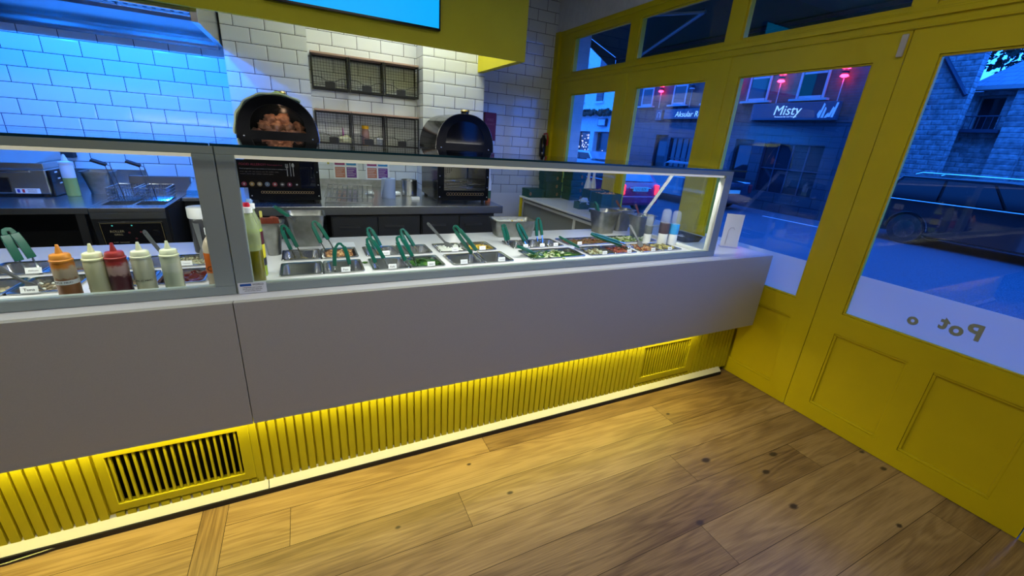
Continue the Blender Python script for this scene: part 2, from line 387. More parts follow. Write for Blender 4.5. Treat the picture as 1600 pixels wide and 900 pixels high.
# yellow shopfront, bay by bay; transom lights above
D0, D1 = X0, X0+0.055
def border(mb, y0, y1, z0, z1, w, x0, x1):
    mb.box(x0, x1, y0, y1, z0, z0+w); mb.box(x0, x1, y0, y1, z1-w, z1)
    mb.box(x0, x1, y0, y0+w, z0+w, z1-w); mb.box(x0, x1, y1-w, y1, z0+w, z1-w)
def bay(name, y0, y1, gl, panels, label):
    r = sroot(name, label=label)
    hs = [(gl[0], gl[1], gl[2], gl[3])] + [(p[0], p[1], p[2], p[3]) for p in panels]
    MB().holes('x', D0, D1, y0+0.001, y1-0.001, 0.004, 2.05, hs).build('joinery', YELLOW, r)
    for p in panels:
        MB().box(D0+0.014, D1, p[0], p[1], p[2], p[3]).build('panel_board', YELLOW, r)
        b = MB(); border(b, p[0], p[1], p[2], p[3], 0.013, D0+0.004, D0+0.014); b.build('panel_moulding', YELLOW, r, bevel=0.003)
    b = MB(); border(b, *gl, 0.010, D0+0.008, D0+0.022); b.build('glazing_bead', YELLOW, r, bevel=0.003)
    MB().box(D0+0.024, D0+0.030, *gl).build('pane', WINGLASS, r)
    if gl[2] < 0.8: MB().box(D0+0.0225, D0+0.0235, gl[0]+0.01, gl[1]-0.01, gl[2]+0.01, 0.898).build('frosted_film', FILM, r)
    return r
bay('window_1', 3.165, 4.31, (3.295, 4.025, 0.67, 1.925), [(3.295, 4.025, 0.095, 0.557)], 'yellow window bay nearest the tiled wall')
bay('window_2', 2.158, 3.165, (2.307, 3.028, 0.67, 1.928), [(2.307, 3.028, 0.095, 0.557)], 'yellow window bay behind the food case')
bay('window_3', 1.18, 2.158, (1.304, 2.051, 0.67, 1.929), [(1.296, 2.051, 0.095, 0.557)], 'yellow window bay beside the counter end')
door = bay('door_1', 0.17, 1.178, (0.29, 1.053, 0.67, 1.938), [(0.718, 1.053, 0.1, 0.555), (0.29, 0.623, 0.1, 0.555)], 'yellow panelled door with a tall glazed upper part')
bay('door_2', -0.84, 0.168, (-0.72, 0.05, 0.67, 1.938), [(-0.285, 0.05, 0.1, 0.555), (-0.72, -0.38, 0.1, 0.555)], 'second yellow door leaf')
struct(MB().box(D0, D1, -1.25, -0.842, 0.0, 2.05).build('trim_4', YELLOW))
struct(MB().box(X0-0.03, D1, 4.312, YB-0.001, 0.0, 2.54).build('trim_1', YELLOW), 'yellow corner post against the tiled wall')
# head rail and transom frame
tl = [(3.205, 4.06, 2.13, 2.45), (2.217, 3.088, 2.14, 2.452), (1.217, 2.102, 2.142, 2.455), (0.19, 1.128, 2.142, 2.455), (-0.84, 0.1, 2.142, 2.455)]
tr_ = sroot('window_4', label='row of yellow framed transom lights above the windows and door')
MB().holes('x', D0-0.004, D1+0.01, -1.25, 4.31, 2.05, 2.539, tl).build('transom_frame', YELLOW, tr_, bevel=0.003)
b = MB(); b.box(D0-0.018, D0-0.004, -1.25, 4.31, 2.092, 2.118); b.box(D0-0.010, D0-0.004, -1.25, 4.31, 2.118, 2.128); b.box(D0-0.016, D0-0.004, -1.25, 4.31, 2.50, 2.539)
b.box(D0-0.012, D0-0.004, -1.25, 4.31, 2.052, 2.060); b.build('transom_moulding', YELLOW, tr_, bevel=0.004)
for g in tl:
    b = MB(); border(b, *g, 0.012, D0+0.006, D0+0.02); b.build('glazing_bead', YELLOW, tr_, bevel=0.003)
    MB().box(D0+0.024, D0+0.030, *g).build('pane', WINGLASS, tr_)
# vertical cover strips on the mullions
b = MB()
for y in (3.165, 2.158): b.box(D0-0.0035, D0, y-0.03, y+0.03, 0.0, 2.05)
struct(b.build('trim_2', YELLOW, bevel=0.002), 'flat yellow cover strips on the mullions')
MBs = MB(); MBs.box(D0-0.016, D0-0.004, 1.187, 1.213, 1.94, 2.035)
tag(MBs.build('door_contact', mat('beige_plastic', (0.5, 0.48, 0.44), 0.5), bevel=0.004), 'small pale rectangular door contact on the yellow frame above the door seam', 'sensor')
# mirrored lettering on the film, read from outside
lt = MB(); fm = mat('film_lettering', (0.30, 0.34, 0.27), 0.8)
for ch, y, z, s_ in (('P', 0.565, 0.795, 0.10), ('o', 0.622, 0.786, 0.088), ('t', 0.667, 0.797, 0.088), ('o', 0.775, 0.768, 0.075)):
    lt.text(ch, s_, MX((D0+0.0222, y, z-0.01), (0, 1, 0), ZP), 0.0002, bold=0.0035)
lt.build('film_lettering', fm, door, label='dark mirrored letters Pot on the frosted film')
# bulkhead over the kitchen edge
fa = MB(); fa.box(-3.29, 1.643, 3.265, 3.295, 2.02, 2.995); fa.build('front_board', YELLOW_M, None)
bk = bpy.data.objects['front_board']; bk.name = 'trim_3'; struct(bk, 'deep yellow bulkhead board over the kitchen with a return to the back wall')
MB().box(1.585, 1.643, 3.296, YP-0.002, 2.02, 2.995).build('return_board', YELLOW_M, bk)

# ceiling lamps (behind the view; they light the room)
LAMPM = mat('lamp_diffuser', (0.9,)*3, 0.5, em=(0.9, 0.95, 1.0), es=1.2)
for i, (x, y, sx, sy, L) in enumerate(((0.95, 3.72, 1.16, 0.56, 'square white ceiling panel over the kitchen'), (0.6, 0.1, 1.26, 0.66, 'ceiling panel over the customer side near the door'), (-1.6, 0.1, 1.26, 0.66, 'ceiling panel over the customer side away from the door'))):
    t = thing('ceiling_panel', L, 'ceiling light', (x, y, 3.0))
    b = MB(); border2 = [(x-sx/2, x+sx/2, y-sy/2, y-sy/2+0.02), (x-sx/2, x+sx/2, y+sy/2-0.02, y+sy/2), (x-sx/2, x-sx/2+0.02, y-sy/2+0.02, y+sy/2-0.02), (x+sx/2-0.02, x+sx/2, y-sy/2+0.02, y+sy/2-0.02)]
    for q in border2: b.box(*q, 2.972, 3.0)
    b.build('frame', WHITEP, t); MB().box(x-sx/2+0.02, x+sx/2-0.02, y-sy/2+0.02, y+sy/2-0.02, 2.985, 3.0).build('diffuser', LAMPM, t)

# ================================================================== SCREEN
t = thing('menu_screen', 'wall screen glowing plain cyan blue on the yellow bulkhead', 'screen', (0.3, 3.262, 2.13))
MB().box(-0.125, 0.945, 3.215, 3.263, 2.115, 2.73).build('bezel', BLACK, t, bevel=0.003)
SCR = mat('screen_glow', (0, 0, 0), 0.4, em=(0.0, 0.42, 1.0), es=1.0)
MB().box(-0.113, 0.933, 3.2135, 3.2149, 2.13, 2.718).build('display', SCR, t)

# ================================================================== COUNTER
PY, PT = 1.487, 0.886
YC = 1.600
t = thing('service_counter', 'long grey stone fronted service counter with yellow ribbed base', 'counter', (0.5, 1.9, 0))
CN = t
MB().box(-2.2, -0.2462, PY, PY+0.022, 0.413, PT).build('front_panel', QUARTZ, t, bevel=0.0008, seg=1)
MB().box(-0.2438, 2.558, PY, PY+0.022, 0.413, PT).build('front_panel', QUARTZ, t, bevel=0.0008, seg=1)
MB().box(2.536, 2.558, PY+0.0225, 2.33, 0.413, PT-0.001).build('end_panel', QUARTZ, t)
MB().box(-2.2, 2.53, PY+0.0225, 1.64, 0.425, 0.445).build('soffit', QUARTZ, t)
# ribbed base : ribs 20 mm wide on a 32.5 mm pitch, interrupted by the grille frames
pitch = 0.0325
vents = [(-0.737, -0.285, -0.71, -0.322, 0.105, 0.314), (1.728, 2.187, 1.757, 2.15, 0.113, 0.320)]
ribs = MB()
k = 0; x = -0.934 - pitch*39
while x < 2.55:
    if not any(v[0]-0.012 < x+0.011 < v[1]+0.008 for v in vents) and x > -2.2:
        ribs.box(x, x+0.0245, YC, YC+0.0125, 0.040, 0.424)
    x += pitch
for v in vents:   # small square blocks under the grilles
    xx = v[0]+0.01
    while xx < v[1]-0.015:
        ribs.box(xx, xx+0.0245, YC, YC+0.0125, 0.040, 0.066); xx += pitch
ribs.holes('y', YC+0.0125, YC+0.022, -2.2, 2.575, 0.052, 0.424, [(v[2], v[3], v[4], v[5]) for v in vents])
ribs.build('ribbed_panel', YELLOW_M, t)
GR = BLACKM
for v in vents:
    g = MB().holes('y', YC-0.001, YC+0.012, v[0], v[1], 0.074, 0.424, [(v[2], v[3], v[4], v[5])]).build('grille', YELLOW_M, t, bevel=0.0015)
    xx = v[2]+0.006; L = MB(); n_ = 18 if v[0] < 0 else 19
    st = (v[3]-v[2])/n_
    for i in range(n_):
        cx = v[2]+st*(i+0.5); L.box(cx-0.0034, cx+0.0034, YC+0.003, YC+0.014, v[4], v[5])
    L.build('louvres', YELLOW_M, g)
    MB().box(v[2]-0.01, v[3]+0.01, YC+0.13, YC+0.14, v[4]-0.03, v[5]+0.03).build('dark_backing', BLACKM, g)
b = MB()
for xa, xb in ((-2.2, -0.2465), (-0.2435, 2.50)): b.prism([(YC+0.0123, 0.0235), (YC-0.026, 0.0235), (YC-0.026, 0.0245), (YC+0.002, 0.050), (YC+0.0123, 0.055)], xa, xb, 'x')
sk = b.build('skirting_board', mat('white_board', (0.72, 0.72, 0.66), 0.45), t)
MB().text('5', 0.03, MX((-1.047, YC-0.0145, 0.0352), XP, (0, 0.719, 0.695)), 0.0003).build('mark', INK, sk)
MB().box(-2.2, 2.5, YC-0.031, YC+0.02, 0.001, 0.0228).build('plinth', BLACKM, t)
MB().box(-2.2, 2.5, YC+0.15, 2.30, 0.001, 0.60).build('carcass', mat('counter_core', (0.03, 0.03, 0.03), 0.8), t)
MB().box(-2.0, 2.17, 1.566, 1.578, 0.4145, 0.4245).build('light_strip', mat('led_warm', (1, 1, 1), 0.5, em=(1.0, 0.84, 0.42), es=6), t, label='glowing warm light strip under the stone edge')
area('counter_strip_light', (0.085, 1.572, 0.4138), 4.17, 0.010, 12.5, (1.0, 0.86, 0.18), (-3, 0, 0))
tag(MB().tube([(-2.0, 1.553, 0.006), (-1.4, 1.555, 0.006), (-1.0, 1.562, 0.006), (-0.92, 1.567, 0.01), (-0.86, 1.578, 0.01)], 0.004, 8).build('floor_cable', DKSTEEL, smooth=True), 'thin dark cable lying along the foot of the counter', 'cable')

# worktop with cut-outs for the food pans
G1 = [(-1.018, -0.703), (-0.668, -0.352), (-0.120, 0.194), (0.224, 0.542), (0.575, 0.889), (0.985, 1.315), (1.345, 1.675), (1.705, 2.03)]
YF_ = (1.718, 1.888); YK = (1.932, 2.098)
cut = []
for a, b_ in G1:
    cut += [(a+0.006, b_-0.006, YF_[0]+0.006, YF_[1]-0.006), (a+0.006, b_-0.006, YK[0]+0.006, YK[1]-0.006)]
w = MB(); w.holes('z', 0.862, PT, -2.2, 2.535, PY+0.0225, 2.34, cut)
tag(w.build('worktop', QUARTZ_T), 'white stone worktop of the service counter with rows of cut-outs for pans', 'worktop')
# ================================================================== FOOD CASE (two glazed units)
FY = 1.567
def case_unit(x0, x1, label, right):
    t = thing('sneeze_guard', label, 'glass screen', ((x0+x1)/2, FY, PT))
    b = MB(); b.box(x0, x1, FY, FY+0.035, PT+0.0005, 0.918); b.build('bottom_rail', FRAME, t, bevel=0.002)
    b = MB(); b.box(x0, x1, FY, FY+0.035, 1.341, 1.3665); b.build('top_rail', FRAME, t, bevel=0.002)
    MB().box(x0, x0+0.049, FY, FY+0.035, 0.918, 1.341).build('post', FRAME, t, bevel=0.002)
    MB().box(x1-0.056, x1, FY, FY+0.035, 0.918, 1.341).build('post', FRAME, t, bevel=0.002)
    MB().box(x0+0.049, x1-0.056, FY+0.010, FY+0.016, 0.918, 1.341).build('front_pane', CASEGLASS, t)
    ed = MB(); ed.box(x0+0.049, x1-0.056, FY+0.012, FY+0.030, 1.330, 1.341)
    ed.build('light_strip', mat('case_led', (0.9,)*3, 0.5, em=(1.0, 0.93, 0.66), es=0.42), t, label='cream glowing light strip under the top rail')
    MB().box(x0-0.0 if right else x0, x1+(0.028 if right else 0), 1.515, 2.0, 1.3672, 1.3752).build('top_shelf', CASEGLASS, t, label='clear glass top shelf')
    MB().box(x0, x1+(0.028 if right else 0), 1.5125, 1.5148, 1.3675, 1.3750).build('shelf_edge', mat('glass_edge', (.005, .03, .04), .2), t, label='dark polished front edge of the glass shelf')
    if right:
        INNER = mat('cream_frame', (0.66, 0.67, 0.62), 0.45)
        M_ = MB().box(x1-0.058, x1-0.0561, FY, FY+0.035, 0.918, 1.326).build('lit_inner_face', INNER, t)  # paler skin: its colour stands in for light on the post's inner side
        b = MB(); b.tube([(x1-0.018, 1.945, 1.362), (x1-0.018, 2.245, 0.90)], 0.014, 4); b.build('rear_strut', INNER, t)
        MB().box(x1-0.034, x1-0.004, FY+0.036, 2.26, PT+0.0005, 0.905).build('side_rail', INNER, t, bevel=0.002)
        MB().box(x1-0.034, x1-0.004, FY+0.036, 1.96, 1.3445, 1.3665).build('side_top_rail', INNER, t, bevel=0.002)
        MB().prism([(FY+0.036, 0.906), (2.235, 0.906), (1.95, 1.343), (FY+0.036, 1.343)], x1-0.016, x1-0.012, 'x').build('side_pane', CASEGLASS, t)
    return t
ug = case_unit(-2.1, -0.2415, 'left glass screen unit with grey frame around the squeeze bottles', False)
cg = case_unit(-0.2385, 2.120, 'right glass screen unit with grey frame in front of the salad pans', True)
area('case_light', (1.0, 1.625, 1.330), 2.1, 0.02, 13, (1.0, 0.97, 0.90), (35, 0, 0))
area('case_light', (-1.1, 1.625, 1.330), 1.6, 0.02, 7, (1.0, 0.97, 0.90), (35, 0, 0))
# allergy notice on the glass
s = thing('allergy_notice', 'dark food allergy notice stuck inside the upper left corner of the right glass unit', 'sign', (-0.1, FY+0.02, 1.30))
AX0, AX1, AZ0, AZ1 = -0.188, -0.012, 1.241, 1.328
MB().box(AX0, AX1, FY+0.0165, FY+0.0175, AZ0, AZ1).build('backing', mat('notice_black', (0.012, 0.008, 0.01), 0.4), s)
# the printed face is towards the customer side, seen through the pane: letters sit on its front
yl = FY+0.0161
MAG = mat('notice_magenta', (0.42, 0.05, 0.11), 0.5); GRY = mat('notice_grey', (0.32, 0.28, 0.29), 0.5); WHT = mat('notice_white', (0.6, 0.6, 0.6), 0.5)
M_ = lambda x, z: MX((x, yl, z), XP, ZP)
MB().text('FOOD ALLERGY?', 0.0098, M_(AX0+0.006, AZ1-0.014), 0.0002, 'LEFT').text('Please speak to us', 0.0058, M_(AX0+0.083, AZ1-0.014), 0.0002, 'LEFT').build('heading', MAG, s)
MB().text('Food prepared here may contain or have come in contact with...', 0.0052, M_(AX0+0.006, AZ1-0.027), 0.0002, 'LEFT').build('subheading', WHT, s)
MB().text('wheat  eggs  milk  nuts  peanuts  soya  fish  shellfish  celery', 0.0045, M_(AX0+0.006, AZ1-0.036), 0.0002, 'LEFT').text('mustard  sesame  lupin  molluscs  sulphites  gluten', 0.0045, M_(AX0+0.006, AZ1-0.043), 0.0002, 'LEFT').build('small_print', GRY, s)
cc = [(0.35, 0.06, 0.12), (0.40, 0.28, 0.12), (0.35, 0.28, 0.17), (0.2, 0.27, 0.38), (0.4, 0.08, 0.09), (0.1, 0.1, 0.1), (0.22, 0.04, 0.09), (0.02, 0.02, 0.02)]
for i, c in enumerate(cc):
    x = AX0+0.013+i*0.0215
    q = MB(); q.lathe([(0.0072, -0.0002), (0.0072, 0.0002)], M=MX((x, yl, AZ0+0.012), XP, ZP), n=20); d_ = q.build('allergen_disc', mat('disc_%d' % i, c, 0.5), s)
    MB().ball((x, yl-0.0003, AZ0+0.012), 0.0022+0.0008*(i % 3), 0.0003, 0.0036-0.0009*(i % 2), 8, 6).build('symbol', WHT, d_)
b = MB(); X_ = AX0+0.139
for dx in (-0.0035, -0.0012, 0.0012, 0.0035): b.box(X_+dx-0.0005, X_+dx+0.0005, yl-0.0003, yl, AZ1-0.018, AZ1-0.009)
b.box(X_-0.004, X_+0.004, yl-0.0003, yl, AZ1-0.021, AZ1-0.018); b.box(X_-0.0012, X_+0.0012, yl-0.0003, yl, AZ1-0.048, AZ1-0.02)
b.box(X_+0.009, X_+0.011, yl-0.0003, yl, AZ1-0.048, AZ1-0.006)
b.ball((X_+0.018, yl, AZ1-0.013), 0.004, 0.0003, 0.007, 12, 6); b.box(X_+0.0169, X_+0.0191, yl-0.0003, yl, AZ1-0.048, AZ1-0.02)
b.build('cutlery_symbol', WHT, s, label='white knife, fork and spoon')
# maker's plate
s = thing('maker_sticker', 'small white sticker with a blue block at the foot of the glass screen post', 'sticker', (-0.19, FY-0.001, PT))
MB().box(-0.2345, -0.152, FY-0.0016, FY-0.0004, 0.8872, 0.9255).build('backing', PAPER, s)
MB().box(-0.2290, -0.196, FY-0.0022, FY-0.0017, 0.9135, 0.9215).build('blue_block', mat('sticker_blue', (0.01, 0.09, 0.35), 0.5), s)
b = MB(); b.text('WORLD', 0.009, MX((-0.176, FY-0.0019, 0.9175), XP, ZP), 0.0002)
for i, z in enumerate((0.908, 0.902, 0.896)): b.text(('refrigeration and counters', 'service and spare parts line', 'call the number shown')[i], 0.0052, MX((-0.194, FY-0.0019, z), XP, ZP), 0.0002)
b.build('print', INK, s)

# ================================================================== PANS
def rr(cx, cy, w, d, r, z, n=5):
    pts = []
    for (sx, sy, a0) in ((1, 1, 0), (-1, 1, 90), (-1, -1, 180), (1, -1, 270)):
        for k in range(n+1):
            a = R_(a0 + 90*k/n); pts.append((cx+sx*(w/2-r)+r*math.cos(a), cy+sy*(d/2-r)+r*math.sin(a), z))
    return pts
def pan_mesh(cx, cy, w, d, zt, depth, taper=0.012, lip=0.009, rr_=0.022):
    o = lambda k, z, r=rr_: rr(cx, cy, w-2*k, d-2*k, r, z)
    m = MB(); zb = zt-depth
    m.loops([o(lip+taper+0.012, zb, 0.018), o(lip+taper, zb+0.012), o(lip+0.002, zt-0.004), o(0.0005, zt-0.004, 0.012), o(0, zt-0.001, 0.012), o(0.001, zt+0.0012, 0.012), o(lip-0.002, zt+0.0012, 0.018), o(lip+0.003, zt-0.002), o(lip+taper+0.001, zb+0.013), o(lip+taper+0.013, zb+0.002, 0.018)])
    return m
def food(name, label, cat, cx, cy, w, d, z, mats, kind, n, amp=0.012, seed=1):
    """loose food filling a pan"""
    r = random.Random(seed); m = MB(); NX, NY = 14, 12
    hz = lambda x, y: z + amp*noise.noise(Vector((x*38, y*38, seed*3.1))) - 0.004*((2*(x-cx)/w)**4 + (2*(y-cy)/d)**4)
    g = [(cx-w/2+w*i/NX, cy-d/2+d*j/NY) for i in range(NX+1) for j in range(NY+1)]
    vs_ = [(x, y, hz(x, y)) for x, y in g] + [(x, y, z-0.03) for x, y in ((cx-w/2, cy-d/2), (cx+w/2, cy-d/2), (cx+w/2, cy+d/2), (cx-w/2, cy+d/2))]
    fs = [(i*(NY+1)+j, (i+1)*(NY+1)+j, (i+1)*(NY+1)+j+1, i*(NY+1)+j+1) for i in range(NX) for j in range(NY)]
    m.mi = 0; m.add(vs_, fs)
    for i in range(n):
        x = cx + r.uniform(-.44, .44)*w; y = cy + r.uniform(-.44, .44)*d; zz = hz(x, y)+r.uniform(0, .004); m.mi = r.randrange(len(mats))
        if kind == 'cube':
            s_ = r.uniform(.004, .0075); m.box(-s_, s_, -s_, s_, -s_, s_, Matrix.Translation((x, y, zz)) @ Matrix.Rotation(r.uniform(0, 6), 4, (r.random(), r.random(), r.random()+.1)))
        elif kind == 'ball': s_ = r.uniform(.0035, .006); m.ball((x, y, zz), s_, s_*r.uniform(.7, 1), s_*.8, 7, 5)
        elif kind == 'leaf':
            s_ = r.uniform(.008, .02); A = Matrix.Translation((x, y, zz)) @ Matrix.Rotation(r.uniform(0, 6), 4, (r.random()-.5, r.random()-.5, 1.2))
            K = [(-1, -.5, .2), (-.3, -.75, -.1), (.5, -.5, .25), (1, 0, 0), (.4, .6, .3), (-.4, .5, -.1)]
            m.loops([[(s_*a, s_*b*.7, s_*c*.6) for a, b, c in K], [(s_*a, s_*b*.7, s_*c*.6+.0012) for a, b, c in K]], M=A)
        elif kind == 'ring':
            s_ = r.uniform(.006, .010); A = Matrix.Translation((x, y, zz+.001)) @ Matrix.Rotation(r.uniform(-.6, .6), 4, 'X')
            m.tube([(s_*math.cos(k*.785), s_*math.sin(k*.785), 0) for k in range(8)], .0018, 5, True, A)
        elif kind == 'shred':
            a = r.uniform(0, 6.28); L = r.uniform(.008, .018); m.tube([(x, y, zz), (x+L*.5*math.cos(a), y+L*.5*math.sin(a), zz+.004), (x+L*math.cos(a+.4), y+L*math.sin(a+.4), zz)], .0016, 5)
    o = m.build(name, mats, smooth=True); return tag(o, label, cat, kind='stuff')
def fm_(n, c, r=.5): return mat(n, c, r)
PANS = []
def pan(x0, x1, y0, y1, label, depth=0.10, group=None):
    cx, cy = (x0+x1)/2, (y0+y1)/2
    o = pan_mesh(cx, cy, x1-x0, y1-y0, 0.892, depth).build('food_pan', PANSTEEL, smooth=True, ang=50); tag(o, label, 'food pan', 'food pans set into the worktop'); return o
F, K_ = YF_, YK
def halves(g): m = (g[0]+g[1])/2; return (g[0], m-0.001), (m+0.001, g[1])
g2, g1, gA, gB, gC, gD, gE, gF = G1
pans = [
 (halves(g2)[0], F, 'tuna salad pan at the far left of the front row'), (halves(g2)[1], F, 'front row pan behind the tan squeeze bottle'),
 (halves(g2)[0], K_, 'back row pan at the far left edge'), (halves(g2)[1], K_, 'back row pan holding the halloumi tongs'),
 (halves(g1)[0], F, 'front row pan behind the red squeeze bottle'), (halves(g1)[1], F, 'front row pan of dark relish left of the grey post'),
 (halves(g1)[0], K_, 'back row pan with a grey ladle behind the red bottle'), (halves(g1)[1], K_, 'back row pan with a slotted grey spoon left of the grey post'),
 (halves(gA)[0], F, 'empty front row pan right of the oil bottles'), (halves(gA)[1], F, 'front row pan with tongs standing astride, right of the empty pan'),
 (halves(gA)[0], K_, 'back row pan in front of the tall square container'), (halves(gA)[1], K_, 'back row pan full of brown nuts'),
 (halves(gB)[0], F, 'front row pan, left of the pair below two crossed tongs'), (halves(gB)[1], F, 'front row pan of spinach leaves'),
 (halves(gB)[0], K_, 'back row pan directly behind the pan left of the spinach'), (halves(gB)[1], K_, 'back row pan directly behind the spinach'),
 (halves(gC)[0], F, 'empty front row pan right of the spinach'), (halves(gC)[1], F, 'front row pan with long tongs leaning into it from the sweetcorn'),
 (halves(gC)[0], K_, 'back row pan of white creamy filling'), (halves(gC)[1], K_, 'back row pan of sweetcorn'),
 (gD, F, 'wide front row pan of pale lettuce'),
 (gE, K_, 'wide back row pan of brown beans'),
 (halves(gE)[0], F, 'front row pan right of the lettuce'), (halves(gE)[1], F, 'front row pan of chopped red tomato'),
 (gF, K_, 'wide back row pan of light green salad leaves'),
 (halves(gF)[0], F, 'front row pan of brown and red chunks'), (halves(gF)[1], F, 'front row pan of yellow pickles at the right end')]
for gx, gy, lb in pans: pan(gx[0], gx[1], gy[0], gy[1], lb)
w3 = (gD[1]-gD[0])/3
for i in range(3): pan(gD[0]+w3*i+.001, gD[0]+w3*(i+1)-.001, K_[0], K_[1], ('leftmost', 'middle', 'rightmost')[i]+' of the three narrow back row pans in front of the square steel tub')
# food
def cen(g, y): return ((g[0]+g[1])/2, (y[0]+y[1])/2, g[1]-g[0]-0.042, y[1]-y[0]-0.042)
BG = fm_('tuna_beige', (.32, .26, .17)); BG2 = fm_('tuna_dark', (.16, .13, .08)); GRN = fm_('herb_green', (.06, .16, .02)); LGR = fm_('lettuce', (.34, .43, .13)); WGR = fm_('lettuce_pale', (.50, .54, .36))
NUT = fm_('nut', (.34, .19, .08)); NUT2 = fm_('nut_dark', (.22, .09, .03)); NUT3 = fm_('nut_light', (.60, .36, .16)); WH = fm_('cream', (.68, .70, .62)); CORN = fm_('corn', (.75, .46, .02)); CORNB = fm_('corn_dark', (.50, .34, .03))  # darker corn yellow for the bed and random kernels
TOM = fm_('tomato', (.22, .03, .02)); TOM2 = fm_('tomato_light', (.32, .08, .05)); BEAN = fm_('bean', (.14, .05, .02)); BEAN2 = fm_('bean_olive', (.13, .11, .03)); SP = fm_('spinach', (.02, .09, .012)); REL = fm_('relish', (.09, .012, .008), .2); YEL = fm_('pickle', (.60, .52, .12)); COU = fm_('coleslaw', (.45, .42, .25))
FD = [('tuna_salad', 'beige tuna salad in the far left front pan', 'food', halves(g2)[0], F, .850, [BG2, BG, COU], 'cube', 60),
 ('grain_salad', 'speckled beige grain salad behind the tan bottle', 'food', halves(g2)[1], F, .860, [BG2, BG, WH], 'ball', 110),
 ('halloumi', 'dark grilled halloumi pieces under the left tongs', 'food', halves(g2)[1], K_, .845, [BG2, BEAN], 'cube', 30),
 ('relish', 'glossy dark red relish left of the grey post', 'relish', halves(g1)[1], F, .868, [REL], 'ball', 16),
 ('bean_mix', 'dark bean mix behind the red bottle', 'food', halves(g1)[0], F, .845, [BEAN, BEAN2], 'ball', 60),
 ('shredded_salad', 'pale shredded salad around the grey slotted spoon', 'food', halves(g1)[1], K_, .868, [COU, WGR, BG2], 'shred', 90),
 ('nuts', 'toasted brown nuts heaped in a back row pan', 'nuts', halves(gA)[1], K_, .888, [NUT2, NUT, NUT3], 'ball', 190),
 ('green_paste', 'olive coloured remnants in the back pan before the tall container', 'food', halves(gA)[0], K_, .845, [BEAN2, BG2], 'ball', 40),
 ('spinach', 'dark green spinach leaves in a front pan', 'leaves', halves(gB)[1], F, .866, [SP, GRN], 'leaf', 60),
 ('creamy_filling', 'white creamy filling in a back row pan', 'food', halves(gC)[0], K_, .880, [WH], 'ball', 40),
 ('sweetcorn', 'yellow sweetcorn in a back row pan', 'sweetcorn', halves(gC)[1], K_, .866, [CORNB, CORN], 'ball', 90),
 ('lettuce', 'pale torn lettuce in the wide front pan', 'lettuce', gD, F, .864, [SP, LGR, WGR], 'leaf', 95),
 ('beans', 'brown beans in the wide back pan', 'beans', gE, K_, .872, [BEAN, BEAN2, NUT2], 'ball', 200),
 ('chopped_onion', 'dark chopped mix right of the lettuce', 'food', halves(gE)[0], F, .864, [BEAN2, WGR, BG2], 'cube', 50),
 ('chopped_tomato', 'chopped red tomato in a front row pan right of the lettuce', 'tomato', halves(gE)[1], F, .864, [BEAN, TOM, TOM2], 'cube', 60),
 ('green_salad', 'light green salad leaves heaped in the right back pan', 'salad', gF, K_, .892, [GRN, LGR, WGR, WGR], 'leaf', 140),
 ('brown_chunks', 'brown and red chunks heaped in a front pan', 'food', halves(gF)[0], F, .888, [NUT, TOM, NUT2, NUT3], 'cube', 110),
 ('pickles', 'yellow ring pickles in the right end front pan', 'pickles', halves(gF)[1], F, .880, [BEAN2, YEL, YEL], 'ring', 60)]
for i, (nm, lb, ct, g, y, z, ms, kd, n) in enumerate(FD):
    c = cen(g, y); food(nm, lb, ct, c[0], c[1], c[2]+.005, c[3]+.005, min(z+.014, .888), ms, kd, n, seed=i+1)
# scraps on the worktop
for nm, lb, x, y, m_ in (('spinach_scrap', 'small green leaf scrap on the worktop between two front pans', .207, 1.838, GRN), ('lettuce_scrap', 'pale lettuce scrap on the worktop edge in front of the lettuce pan', 1.165, 1.708, LGR)):
    b = MB(); b.ball((x, y, PT+.004), .011, .008, .0036, 9, 6, wob=.6); tag(b.build(nm, m_, smooth=True), lb, 'food scrap')
# ---- label cards
def card(txt, x, y, w=.034, h=.020, lb=None, z=.8935):
    t = thing('food_label', lb or ('white card reading %s on a pan rim' % txt), 'label card', (x, y, z))
    b = MB(); M0 = Matrix.Translation((x, y, z)) @ Matrix.Rotation(R_(-14), 4, 'X')
    b.box(-w/2, w/2, 0, .0012, 0, h, M0); b.box(-w/2, w/2, 0, .010, 0, .001, M0); b.build('card', CARD, t)
    MB().text(txt, min(h*.62, w*1.35/max(len(txt), 3)), M0 @ MX((0, -.0004, h*.46), XP, ZP), .0002).build('lettering', INK, t)
for a in (('Tuna', -.799, 1.712, .04, .021), ('Halloumi', -.872, 1.926, .042, .021), ('Couscous', -.444, 1.926, .036, .019), ('Peas', .118, 1.712), ('Kale', .304, 1.712), ('Rocket', .314, 1.926), ('Spinach', .472, 1.712), ('Grated Carrot', .626, 1.712), ('Yoghurt', .654, 1.926), ('Sweetcorn', .803, 1.926), ('Cucumber', .817, 1.712),
          ('Olives', 1.058, 1.926, .03, .018), ('Peppers', 1.162, 1.926, .03, .018), ('Onion', 1.252, 1.926, .03, .018), ('Beans', 1.416, 1.926, .03, .018), ('Croutons', 1.434, 1.712, .03, .018), ('Tomato', 1.606, 1.712, .03, .018), ('Bacon', 1.785, 1.712, .03, .018), ('Pickles', 1.918, 1.712, .03, .018)):
    card(*a)
tag(MB().box(.10, .20, 2.13, 2.22, PT+.0006, PT+.0014).build('paper_note', PAPER), 'sheet of white paper lying flat behind the nut pan', 'paper')

